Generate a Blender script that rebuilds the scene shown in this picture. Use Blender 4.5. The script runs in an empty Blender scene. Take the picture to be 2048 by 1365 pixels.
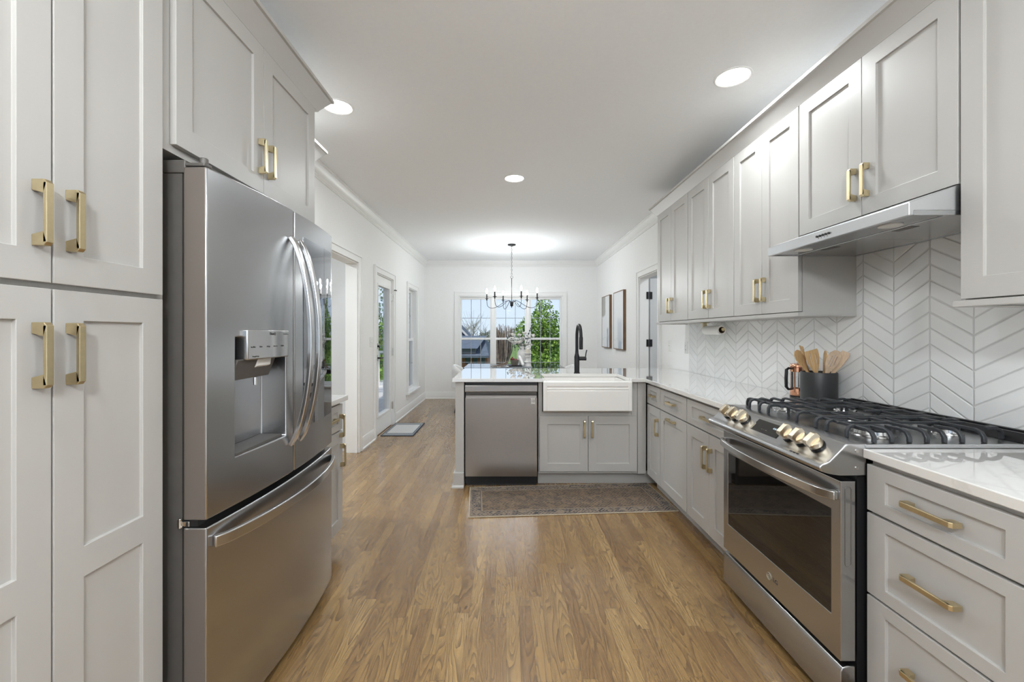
import bpy, bmesh, math, random
from math import sin, cos, pi, radians
from mathutils import Vector, Matrix

random.seed(7)
SC = bpy.context.scene
COL = SC.collection

# ------------------------------------------------------------------ camera, world, lights, exposure
F = 845.0            # focal length in pixels of the 2048 frame
CH = 1.293           # camera height
cam_d = bpy.data.cameras.new('camera'); cam = bpy.data.objects.new('camera', cam_d); COL.objects.link(cam)
cam.location = (0, 0, CH); cam.rotation_euler = (radians(90), 0, 0)
cam_d.sensor_width = 36.0; cam_d.sensor_fit = 'HORIZONTAL'; cam_d.lens = F / 2048 * 36
cam_d.shift_x = (1024 - 1012.5) / 2048; cam_d.shift_y = -(682.5 - 667) / 2048
cam_d.clip_start = 0.02; cam_d.clip_end = 500
SC.camera = cam
SC.view_settings.view_transform = 'Standard'; SC.view_settings.look = 'None'
SC.view_settings.exposure = 0.31; SC.view_settings.gamma = 1.0
SC.view_settings.use_curve_mapping = False
try:
    SC.cycles.max_bounces = 10; SC.cycles.diffuse_bounces = 6; SC.cycles.glossy_bounces = 5
    SC.cycles.transmission_bounces = 6; SC.cycles.transparent_max_bounces = 12
    SC.cycles.sample_clamp_indirect = 6.0; SC.cycles.caustics_reflective = False; SC.cycles.caustics_refractive = False
except Exception:
    pass

world = bpy.data.worlds.new('sky'); SC.world = world; world.use_nodes = True
wn = world.node_tree; wn.nodes.clear()
w_out = wn.nodes.new('ShaderNodeOutputWorld'); w_bg = wn.nodes.new('ShaderNodeBackground')
w_geo = wn.nodes.new('ShaderNodeTexCoord'); w_sep = wn.nodes.new('ShaderNodeSeparateXYZ'); w_ramp = wn.nodes.new('ShaderNodeValToRGB')
wn.links.new(w_geo.outputs['Generated'], w_sep.inputs[0]); wn.links.new(w_sep.outputs['Z'], w_ramp.inputs[0])
w_ramp.color_ramp.elements[0].position = 0.0; w_ramp.color_ramp.elements[0].color = (0.66, 0.79, 0.93, 1)
w_ramp.color_ramp.elements[1].position = 0.6; w_ramp.color_ramp.elements[1].color = (0.46, 0.62, 0.90, 1)
wn.links.new(w_ramp.outputs[0], w_bg.inputs[0]); w_bg.inputs[1].default_value = 0.90
wn.links.new(w_bg.outputs[0], w_out.inputs[0])

sun_d = bpy.data.lights.new('sun', 'SUN'); sun_d.energy = 3.6; sun_d.angle = radians(2); sun_d.color = (1, .96, .9)
sun = bpy.data.objects.new('sun', sun_d); COL.objects.link(sun)
sun.rotation_euler = Vector((0.35, 0.55, -0.9)).to_track_quat('-Z', 'Y').to_euler()

DOWNLIGHT_W = 10.5      # each recessed can
BULB_W = 5.2            # each chandelier bulb
HALL_W = 55.0  # added hall lamp; the side room lamp takes a share
GLOBE_E = 195.0          # added fill globe, unseen behind the camera

# ------------------------------------------------------------------ dimensions
XL, XR = -1.605, 1.79       # side walls (room faces)
YF, YB = 8.34, -3.3         # far wall, wall behind the camera
H = 2.722
XB, XU = 1.181, 1.491       # right base fronts, right upper fronts
XP = -0.984                 # left tall cabinet fronts

def W(px, py, d):
    return Vector(((px - 1012.5) * d / F, d, CH - (py - 667) * d / F))

# ------------------------------------------------------------------ materials
MATS = {}
def mat(name, color, rough=0.5, metal=0.0, **k):
    m = bpy.data.materials.new(name); m.use_nodes = True
    b = m.node_tree.nodes['Principled BSDF']
    b.inputs['Base Color'].default_value = (*color, 1)
    b.inputs['Roughness'].default_value = rough; b.inputs['Metallic'].default_value = metal
    if 'spec' in k: b.inputs['Specular IOR Level'].default_value = k['spec']
    if 'coat' in k: b.inputs['Coat Weight'].default_value = k['coat']; b.inputs['Coat Roughness'].default_value = k.get('coat_rough', 0.05)
    if 'emit' in k: b.inputs['Emission Color'].default_value = (*k.get('ecol', color), 1); b.inputs['Emission Strength'].default_value = k['emit']
    if 'sheen' in k: b.inputs['Sheen Weight'].default_value = k['sheen']
    MATS[name] = m
    return m

def nodes(m):
    nt = m.node_tree
    return nt, nt.nodes, nt.links, nt.nodes['Principled BSDF']

def tint_noise(m, scale, amount, vec_scale=(1, 1, 1), bump=0.0, detail=4, rough=None):
    """multiplies the base colour by a soft noise and optionally bumps it"""
    nt, N, L, b = nodes(m)
    tc = N.new('ShaderNodeTexCoord'); mp = N.new('ShaderNodeMapping'); nz = N.new('ShaderNodeTexNoise')
    mp.inputs['Scale'].default_value = vec_scale; nz.inputs['Scale'].default_value = scale; nz.inputs['Detail'].default_value = detail
    L.new(tc.outputs['Object'], mp.inputs[0]); L.new(mp.outputs[0], nz.inputs['Vector'])
    mr = N.new('ShaderNodeMapRange'); mr.inputs[1].default_value = .3; mr.inputs[2].default_value = .7
    mr.inputs[3].default_value = 1 - amount; mr.inputs[4].default_value = 1 + amount
    L.new(nz.outputs['Fac'], mr.inputs[0])
    mx = N.new('ShaderNodeVectorMath'); mx.operation = 'SCALE'
    mx.inputs[0].default_value = b.inputs['Base Color'].default_value[:3]
    L.new(mr.outputs[0], mx.inputs['Scale']); L.new(mx.outputs[0], b.inputs['Base Color'])
    if rough:
        mr2 = N.new('ShaderNodeMapRange'); mr2.inputs[3].default_value = rough[0]; mr2.inputs[4].default_value = rough[1]
        L.new(nz.outputs['Fac'], mr2.inputs[0]); L.new(mr2.outputs[0], b.inputs['Roughness'])
    if bump:
        bp = N.new('ShaderNodeBump'); bp.inputs['Strength'].default_value = bump; bp.inputs['Distance'].default_value = .002
        L.new(nz.outputs['Fac'], bp.inputs['Height']); L.new(bp.outputs[0], b.inputs['Normal'])
    return m

M_cab = tint_noise(mat('cabinet_paint', (0.475, 0.46, 0.438), 0.38), 3, .015)
M_cabin = mat('cabinet_shadow_line', (0.25, 0.24, 0.225), 0.6)
M_wall = tint_noise(mat('wall_paint', (0.87, 0.87, 0.862), 0.85), 40, .01, bump=.02)
M_ceil = tint_noise(mat('ceiling_paint', (0.895, 0.91, 0.925), 0.9), 60, .01, bump=.03)
M_trim = tint_noise(mat('trim_paint', (0.84, 0.84, 0.83), 0.35), 5, .01)
def mat_steel(name, c, rough, aniso):
    m = mat(name, c, rough, 1.0)
    nt, N, L, b = nodes(m); b.inputs['Anisotropic'].default_value = aniso
    tg = N.new('ShaderNodeTangent'); tg.direction_type = 'RADIAL'; tg.axis = 'Z'; L.new(tg.outputs[0], b.inputs['Tangent'])
    return m
M_steel = mat_steel('stainless_steel', (0.49, 0.495, 0.505), .25, .6)
M_steell = mat_steel('stainless_hood', (0.70, 0.71, 0.73), .3, .3)
M_steelh = mat_steel('stainless_brushed_flat', (0.42, 0.405, 0.39), .25, .6)
M_steel2 = mat_steel('stainless_handle', (0.60, 0.60, 0.60), .22, 0.0)
M_steeld = tint_noise(mat('dark_fridge_side', (0.12, 0.11, 0.10), 0.5, 0.3), 30, .05)
M_brass = tint_noise(mat('brushed_brass', (0.66, 0.55, 0.34), 0.32, 1.0), 80, .04)
M_knob = tint_noise(mat('champagne_knob', (0.62, 0.54, 0.42), 0.28, 1.0), 80, .04)
M_fside = mat('fridge_door_edge', (0.17, 0.145, 0.125), .4, .3)
M_dwp = mat('dishwasher_pocket', (0.22, 0.20, 0.185), .45, .5)
M_black = mat('black_plastic', (0.012, 0.012, 0.013), 0.35)
M_iron = tint_noise(mat('cast_iron', (0.022, 0.024, 0.028), 0.5), 150, .2, bump=.2)
M_bglass = mat('black_glass', (0.010, 0.009, 0.008), 0.03, spec=.7)
M_mirror = mat('dark_mirror_glass', (0.30, 0.31, 0.33), 0.02, 1.0)
M_mblack = mat('matte_black_metal', (0.015, 0.015, 0.017), 0.38, .4)
M_crock = mat('black_ceramic', (0.022, 0.022, 0.023), 0.42)
M_sink = mat('white_fireclay', (0.86, 0.84, 0.81), 0.12, coat=.4)
M_white = mat('white_plastic', (0.82, 0.82, 0.80), 0.35)
M_copper = mat('copper', (0.80, 0.42, 0.27), 0.18, 1.0)
M_chrome = mat('chrome', (0.8, 0.8, 0.8), 0.08, 1.0)
M_wood = tint_noise(mat('utensil_wood', (0.56, 0.36, 0.17), 0.55), 30, .2, (4, 4, .5))
M_wood2 = tint_noise(mat('pale_utensil_wood', (0.66, 0.49, 0.34), 0.55), 30, .12, (4, 4, .5))
M_walnut = tint_noise(mat('walnut_frame', (0.17, 0.095, 0.05), 0.5), 20, .2, (4, 4, .5))
M_paper = mat('paper', (0.84, 0.83, 0.81), 0.9)
M_card = mat('cardboard_core', (0.30, 0.22, 0.13), 0.8)
M_fabric = tint_noise(mat('white_upholstery', (0.78, 0.77, 0.75), 0.95, sheen=.3), 120, .08, bump=.3)
M_ceram = tint_noise(mat('white_ceramic', (0.78, 0.77, 0.75), 0.45), 8, .03)
M_petal = tint_noise(mat('white_petals', (0.90, 0.88, 0.84), 0.8), 40, .04)
M_dleaf = tint_noise(mat('dusky_leaf', (0.05, 0.07, 0.07), 0.6), 20, .3)
M_fruit = tint_noise(mat('dark_red_fruit', (0.16, 0.016, 0.016), 0.45), 30, .3)
M_greyw = tint_noise(mat('greyed_wood', (0.20, 0.175, 0.15), 0.7), 20, .25, (1, 6, 6))
M_twig = tint_noise(mat('driftwood', (0.22, 0.16, 0.12), 0.8), 40, .3)
M_table = mat('black_glass_table', (0.015, 0.018, 0.02), 0.04, spec=.9)
M_lens = mat('lamp_lens', (1, 1, 1), 0.5, emit=9.0, ecol=(1, .98, .94))
M_bulb = mat('bulb_glow', (1, 1, 1), 0.5, emit=22.0, ecol=(1, .93, .82))
M_roof = tint_noise(mat('slate_shingles', (0.075, 0.095, 0.125), 0.9), 3, .25, (1, 1, 6))
M_roof2 = tint_noise(mat('pale_eave_trim', (0.5, 0.5, 0.5), 0.9), 3, .1)
M_brick = mat('brick', (0.35, 0.12, 0.07), 0.9)
M_grass = tint_noise(mat('lawn_grass', (0.095, 0.165, 0.03), 0.95), 1.5, .35, detail=8)
M_bark = tint_noise(mat('bark', (0.13, 0.095, 0.07), 0.9), 12, .3, (1, 1, .2))
M_twigs = tint_noise(mat('dormant_twigs', (0.19, 0.145, 0.11), 0.9), 12, .35)
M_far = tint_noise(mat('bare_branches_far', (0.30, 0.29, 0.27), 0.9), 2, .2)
M_deck = tint_noise(mat('deck_boards', (0.48, 0.48, 0.49), 0.6), 6, .15, (8, 1, 1))
M_matd = tint_noise(mat('mat_dark', (0.045, 0.055, 0.075), 0.95), 200, .2)
M_matg = tint_noise(mat('mat_grey', (0.30, 0.32, 0.34), 0.95), 200, .2)
M_matl = tint_noise(mat('mat_pale', (0.60, 0.60, 0.60), 0.95), 200, .15)
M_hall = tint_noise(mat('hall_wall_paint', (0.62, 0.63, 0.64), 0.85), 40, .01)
M_disp = mat('digit_glow', (0.3, .4, .5), 0.5, emit=.35, ecol=(.7, .85, 1))
M_ink = mat('panel_print', (0.05, 0.05, 0.05), 0.5)
M_inkl = mat('pale_print', (0.55, 0.5, 0.42), 0.4, .6)

def mat_leaf(name, c1, c2):
    m = mat(name, c1, .6); nt, N, L, b = nodes(m)
    oi = N.new('ShaderNodeTexCoord'); nz = N.new('ShaderNodeTexNoise'); nz.inputs['Scale'].default_value = 6.0
    rp = N.new('ShaderNodeValToRGB'); rp.color_ramp.elements[0].color = (*c1, 1); rp.color_ramp.elements[1].color = (*c2, 1)
    rp.color_ramp.elements[0].position = .35; rp.color_ramp.elements[1].position = .65
    L.new(oi.outputs['Object'], nz.inputs['Vector']); L.new(nz.outputs['Fac'], rp.inputs[0]); L.new(rp.outputs[0], b.inputs['Base Color'])
    tr = N.new('ShaderNodeBsdfTranslucent'); L.new(rp.outputs[0], tr.inputs[0]); ms = N.new('ShaderNodeMixShader'); ms.inputs[0].default_value = .4
    out = N['Material Output']; L.new(b.outputs[0], ms.inputs[1]); L.new(tr.outputs[0], ms.inputs[2]); L.new(ms.outputs[0], out.inputs[0])
    return m
M_leaf = mat_leaf('spring_leaves', (0.055, 0.14, 0.022), (0.34, 0.50, 0.09))
M_pine = mat_leaf('evergreen_leaves', (0.04, 0.10, 0.05), (0.12, 0.25, 0.08))

def mat_glass(name, tint=(1, 1, 1), refl=1.0):
    m = bpy.data.materials.new(name); m.use_nodes = True; nt = m.node_tree; nt.nodes.clear()
    o = nt.nodes.new('ShaderNodeOutputMaterial'); t = nt.nodes.new('ShaderNodeBsdfTransparent'); t.inputs[0].default_value = (*tint, 1)
    g = nt.nodes.new('ShaderNodeBsdfGlossy'); g.inputs['Roughness'].default_value = .01
    fr = nt.nodes.new('ShaderNodeFresnel'); fr.inputs[0].default_value = 1.45
    mu = nt.nodes.new('ShaderNodeMath'); mu.operation = 'MULTIPLY'; mu.inputs[1].default_value = refl
    mx = nt.nodes.new('ShaderNodeMixShader')
    nt.links.new(fr.outputs[0], mu.inputs[0]); nt.links.new(mu.outputs[0], mx.inputs[0])
    nt.links.new(t.outputs[0], mx.inputs[1]); nt.links.new(g.outputs[0], mx.inputs[2]); nt.links.new(mx.outputs[0], o.inputs[0])
    return m
M_glass = mat_glass('window_glass', refl=.22)
M_glassf = mat_glass('coated_window_glass', refl=.05)
M_cglass = mat_glass('carafe_glass', (.93, .95, .96), 1.6)

def math_node(nt, op, a=None, b=None, c=None):
    n = nt.nodes.new('ShaderNodeMath'); n.operation = op
    for i, v in enumerate((a, b, c)):
        if v is None: continue
        if isinstance(v, (int, float)): n.inputs[i].default_value = v
        else: nt.links.new(v, n.inputs[i])
    return n.outputs[0]

def mix_color(nt, fac, a, b, blend='MIX'):
    n = nt.nodes.new('ShaderNodeMix'); n.data_type = 'RGBA'; n.blend_type = blend
    for s, v in ((n.inputs[0], fac), (n.inputs[6], a), (n.inputs[7], b)):
        if isinstance(v, (int, float)): s.default_value = v
        elif isinstance(v, tuple): s.default_value = (*v, 1)
        else: nt.links.new(v, s)
    return n.outputs[2]

def make_floor_mat():
    m = mat('oak_strip_floor', (0.4, 0.26, 0.14), 0.35, coat=.45, coat_rough=.16, spec=.5); nt, N, L, b = nodes(m)
    tc = N.new('ShaderNodeTexCoord'); sp = N.new('ShaderNodeSeparateXYZ'); L.new(tc.outputs['Object'], sp.inputs[0])
    x, y = sp.outputs[0], sp.outputs[1]
    PWID = 0.0572
    xi = math_node(nt, 'DIVIDE', x, PWID); ix = math_node(nt, 'FLOOR', xi); fx = math_node(nt, 'SUBTRACT', xi, ix)
    wn1 = N.new('ShaderNodeTexWhiteNoise'); wn1.noise_dimensions = '1D'; L.new(ix, wn1.inputs['W'])
    off = math_node(nt, 'MULTIPLY', wn1.outputs['Value'], 7.3)
    ln = math_node(nt, 'MULTIPLY_ADD', wn1.outputs['Value'], 0.45, 0.55)
    yj = math_node(nt, 'DIVIDE', math_node(nt, 'ADD', y, off), ln); jy = math_node(nt, 'FLOOR', yj); fy = math_node(nt, 'SUBTRACT', yj, jy)
    cb = N.new('ShaderNodeCombineXYZ'); L.new(ix, cb.inputs[0]); L.new(jy, cb.inputs[1])
    wn2 = N.new('ShaderNodeTexWhiteNoise'); wn2.noise_dimensions = '3D'; L.new(cb.outputs[0], wn2.inputs['Vector'])
    rnd = wn2.outputs['Value']
    rp = N.new('ShaderNodeValToRGB'); cr = rp.color_ramp
    cr.elements[0].position = 0; cr.elements[0].color = (0.24, 0.134, 0.051, 1)
    cr.elements[1].position = 1; cr.elements[1].color = (0.45, 0.285, 0.115, 1)
    for p, c in ((.3, (0.30, 0.176, 0.068)), (.55, (0.34, 0.204, 0.078)), (.8, (0.375, 0.23, 0.088))):
        e = cr.elements.new(p); e.color = (*c, 1)
    L.new(rnd, rp.inputs[0])
    # grain: cathedral loops from a distorted, very long noise
    cg = N.new('ShaderNodeCombineXYZ')
    L.new(math_node(nt, 'MULTIPLY', x, 15.0), cg.inputs[0])
    L.new(math_node(nt, 'MULTIPLY', y, 1.5), cg.inputs[1])
    L.new(math_node(nt, 'MULTIPLY', rnd, 40.0), cg.inputs[2])
    n1 = N.new('ShaderNodeTexNoise'); n1.inputs['Scale'].default_value = 1.0; n1.inputs['Detail'].default_value = 1.5; n1.inputs['Distortion'].default_value = .3
    L.new(cg.outputs[0], n1.inputs['Vector'])
    rings = math_node(nt, 'FRACT', math_node(nt, 'MULTIPLY', n1.outputs['Fac'], 17.0))
    ring = math_node(nt, 'POWER', rings, 2.2)
    cf = N.new('ShaderNodeCombineXYZ')
    L.new(math_node(nt, 'MULTIPLY', x, 420.0), cf.inputs[0]); L.new(math_node(nt, 'MULTIPLY', y, 14.0), cf.inputs[1]); L.new(math_node(nt, 'MULTIPLY', rnd, 19.0), cf.inputs[2])
    n2 = N.new('ShaderNodeTexNoise'); n2.inputs['Scale'].default_value = 1.0; n2.inputs['Detail'].default_value = 2
    L.new(cf.outputs[0], n2.inputs['Vector'])
    g = math_node(nt, 'MULTIPLY_ADD', ring, 0.70, math_node(nt, 'MULTIPLY', n2.outputs['Fac'], 0.22))
    col = mix_color(nt, g, rp.outputs[0], (0.085, 0.045, 0.02))
    big = N.new('ShaderNodeTexNoise'); big.inputs['Scale'].default_value = .8; L.new(tc.outputs['Object'], big.inputs['Vector'])
    # gaps
    ex = math_node(nt, 'MINIMUM', fx, math_node(nt, 'SUBTRACT', 1.0, fx))
    ey = math_node(nt, 'MULTIPLY', math_node(nt, 'MINIMUM', fy, math_node(nt, 'SUBTRACT', 1.0, fy)), 12.0)
    gap = math_node(nt, 'LESS_THAN', math_node(nt, 'MINIMUM', ex, ey), 0.016)
    col = mix_color(nt, math_node(nt, 'MULTIPLY', gap, 0.6), col, (0.05, 0.03, 0.015))
    L.new(col, b.inputs['Base Color'])
    rr = math_node(nt, 'MULTIPLY_ADD', g, 0.22, 0.22); L.new(rr, b.inputs['Roughness'])
    bp = N.new('ShaderNodeBump'); bp.inputs['Strength'].default_value = .25; bp.inputs['Distance'].default_value = .0008
    hh = math_node(nt, 'SUBTRACT', math_node(nt, 'MULTIPLY', rnd, 0.4), math_node(nt, 'ADD', gap, math_node(nt, 'MULTIPLY', g, .6)))
    L.new(hh, bp.inputs['Height']); L.new(bp.outputs[0], b.inputs['Normal'])
    return m
M_floor = make_floor_mat()

def make_tile_mat():
    m = mat('chevron_tile', (0.74, 0.74, 0.73), 0.1, spec=1.0); nt, N, L, b = nodes(m)
    tc = N.new('ShaderNodeTexCoord'); sp = N.new('ShaderNodeSeparateXYZ'); L.new(tc.outputs['Object'], sp.inputs[0])
    y, z = sp.outputs[1], sp.outputs[2]
    CW, RH, RISE, PEAK = 0.1670, 0.0675, 0.100, 1.780
    u = math_node(nt, 'DIVIDE', math_node(nt, 'SUBTRACT', y, PEAK), CW)
    iu = math_node(nt, 'FLOOR', u); fu = math_node(nt, 'SUBTRACT', u, iu)
    tri = math_node(nt, 'ABSOLUTE', math_node(nt, 'SUBTRACT', math_node(nt, 'MULTIPLY', math_node(nt, 'FRACT', math_node(nt, 'MULTIPLY', u, 0.5)), 2.0), 1.0))
    # tri = 1 at the peaks (u even), 0 at valleys
    zz = math_node(nt, 'DIVIDE', math_node(nt, 'SUBTRACT', z, math_node(nt, 'MULTIPLY', tri, RISE)), RH)
    iz = math_node(nt, 'FLOOR', zz); fz = math_node(nt, 'SUBTRACT', zz, iz)
    e1 = math_node(nt, 'MULTIPLY', math_node(nt, 'MINIMUM', fu, math_node(nt, 'SUBTRACT', 1.0, fu)), CW / RH)
    e2 = math_node(nt, 'MULTIPLY', math_node(nt, 'MINIMUM', fz, math_node(nt, 'SUBTRACT', 1.0, fz)), 0.86)
    e = math_node(nt, 'MINIMUM', e1, e2)
    gr = N.new('ShaderNodeMapRange'); gr.interpolation_type = 'SMOOTHSTEP'
    gr.inputs[1].default_value = .020; gr.inputs[2].default_value = .036; gr.inputs[3].default_value = 1; gr.inputs[4].default_value = 0
    L.new(e, gr.inputs[0])
    cb = N.new('ShaderNodeCombineXYZ'); L.new(iu, cb.inputs[0]); L.new(iz, cb.inputs[1])
    wn2 = N.new('ShaderNodeTexWhiteNoise'); L.new(cb.outputs[0], wn2.inputs['Vector'])
    tone = mix_color(nt, wn2.outputs['Value'], (0.80, 0.80, 0.795), (0.88, 0.88, 0.875))
    col = mix_color(nt, gr.outputs[0], tone, (0.60, 0.60, 0.59))
    L.new(col, b.inputs['Base Color'])
    L.new(math_node(nt, 'MULTIPLY_ADD', gr.outputs[0], 0.5, 0.07), b.inputs['Roughness'])
    # bevelled edges + slightly tilted, wavy glaze
    hr = N.new('ShaderNodeMapRange'); hr.interpolation_type = 'SMOOTHSTEP'; hr.inputs[1].default_value = .015; hr.inputs[2].default_value = .075
    L.new(e, hr.inputs[0])
    nz = N.new('ShaderNodeTexNoise'); nz.inputs['Scale'].default_value = 9; nz.inputs['Detail'].default_value = 1.5; L.new(tc.outputs['Object'], nz.inputs['Vector'])
    tilt = math_node(nt, 'MULTIPLY', math_node(nt, 'SUBTRACT', wn2.outputs['Value'], .5), math_node(nt, 'SUBTRACT', fz, .5))
    h = math_node(nt, 'ADD', hr.outputs[0], math_node(nt, 'MULTIPLY', nz.outputs['Fac'], 1.2))
    h = math_node(nt, 'ADD', h, math_node(nt, 'MULTIPLY', tilt, 0.5))
    bp = N.new('ShaderNodeBump'); bp.inputs['Strength'].default_value = .8; bp.inputs['Distance'].default_value = .0022
    L.new(h, bp.inputs['Height']); L.new(bp.outputs[0], b.inputs['Normal'])
    return m
M_tile = make_tile_mat()

def make_quartz():
    m = mat('white_quartz', (0.80, 0.79, 0.77), 0.03, spec=1.0, coat=1.0, coat_rough=.02); nt, N, L, b = nodes(m)
    tc = N.new('ShaderNodeTexCoord'); nz = N.new('ShaderNodeTexNoise'); nz.inputs['Scale'].default_value = 2.2; nz.inputs['Detail'].default_value = 7; nz.inputs['Distortion'].default_value = 1.2
    L.new(tc.outputs['Object'], nz.inputs['Vector'])
    v = math_node(nt, 'ABSOLUTE', math_node(nt, 'SUBTRACT', nz.outputs['Fac'], .5))
    mr = N.new('ShaderNodeMapRange'); mr.inputs[1].default_value = 0; mr.inputs[2].default_value = .012; mr.inputs[3].default_value = .22; mr.inputs[4].default_value = 0
    L.new(v, mr.inputs[0])
    L.new(mix_color(nt, mr.outputs[0], (0.77, 0.755, 0.73), (0.52, 0.50, 0.47)), b.inputs['Base Color'])
    return m
M_quartz = make_quartz(); M_quartz.node_tree.nodes['Principled BSDF'].inputs['Coat IOR'].default_value = 1.75

def make_rug_mat(w, h):
    m = mat('distressed_persian_weave', (0.2, 0.16, 0.12), 0.95); nt, N, L, b = nodes(m)
    tc = N.new('ShaderNodeTexCoord'); sp = N.new('ShaderNodeSeparateXYZ'); L.new(tc.outputs['Object'], sp.inputs[0])
    x, y = sp.outputs[0], sp.outputs[1]
    dx = math_node(nt, 'SUBTRACT', w / 2, math_node(nt, 'ABSOLUTE', math_node(nt, 'SUBTRACT', x, w / 2)))
    dy = math_node(nt, 'SUBTRACT', h / 2, math_node(nt, 'ABSOLUTE', math_node(nt, 'SUBTRACT', y, h / 2)))
    e = math_node(nt, 'MINIMUM', dx, dy)
    nz = N.new('ShaderNodeTexNoise'); nz.inputs['Scale'].default_value = 17; nz.inputs['Detail'].default_value = 4; nz.inputs['Distortion'].default_value = 1.2
    L.new(tc.outputs['Object'], nz.inputs['Vector'])
    vo = N.new('ShaderNodeTexVoronoi'); vo.inputs['Scale'].default_value = 11; vo.feature = 'F1'; vo.distance = 'MANHATTAN'
    vo.inputs['Randomness'].default_value = .45; L.new(tc.outputs['Object'], vo.inputs['Vector'])
    vr = math_node(nt, 'SINE', math_node(nt, 'MULTIPLY', vo.outputs['Distance'], 22.0))
    pat = math_node(nt, 'GREATER_THAN', math_node(nt, 'ADD', math_node(nt, 'MULTIPLY', vr, .13), nz.outputs['Fac']), .53)
    nb = N.new('ShaderNodeTexNoise'); nb.inputs['Scale'].default_value = 3.5; nb.inputs['Detail'].default_value = 3; L.new(tc.outputs['Object'], nb.inputs['Vector'])
    field = mix_color(nt, nb.outputs['Fac'], (0.10, 0.070, 0.046), (0.23, 0.158, 0.10))
    fieldp = mix_color(nt, math_node(nt, 'MULTIPLY', pat, .85), field, (0.045, 0.040, 0.038))
    bordp = mix_color(nt, pat, (0.22, 0.170, 0.125), (0.028, 0.031, 0.038))
    inb = math_node(nt, 'LESS_THAN', e, .085)
    col = mix_color(nt, inb, fieldp, bordp)
    for a, bb, c in ((.085, .092, (0.10, 0.08, 0.07)), (.092, .100, (0.27, 0.21, 0.15)), (.0, .007, (0.50, 0.42, 0.31)), (.012, .018, (0.22, 0.17, 0.13))):
        ins = math_node(nt, 'MULTIPLY', math_node(nt, 'GREATER_THAN', e, a), math_node(nt, 'LESS_THAN', e, bb))
        col = mix_color(nt, ins, col, c)
    fine = N.new('ShaderNodeTexNoise'); fine.inputs['Scale'].default_value = 300; L.new(tc.outputs['Object'], fine.inputs['Vector'])
    col = mix_color(nt, math_node(nt, 'MULTIPLY', fine.outputs['Fac'], .15), col, (0.26, 0.20, 0.15))
    L.new(col, b.inputs['Base Color'])
    return m

def make_brick_mat():
    nt, N, L, b = nodes(M_brick)
    tc = N.new('ShaderNodeTexCoord'); bk = N.new('ShaderNodeTexBrick'); bk.inputs['Scale'].default_value = 4
    bk.inputs['Color1'].default_value = (0.36, 0.12, 0.07, 1); bk.inputs['Color2'].default_value = (0.27, 0.09, 0.05, 1); bk.inputs['Mortar'].default_value = (.35, .3, .27, 1)
    mp = N.new('ShaderNodeMapping'); mp.inputs['Rotation'].default_value = (radians(90), 0, 0)
    L.new(tc.outputs['Object'], mp.inputs[0]); L.new(mp.outputs[0], bk.inputs['Vector']); L.new(bk.outputs[0], b.inputs['Base Color'])
make_brick_mat()

# ------------------------------------------------------------------ mesh builder
ORG = {}      # world origin that a thing's parts are built around (unrotated things)

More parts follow.
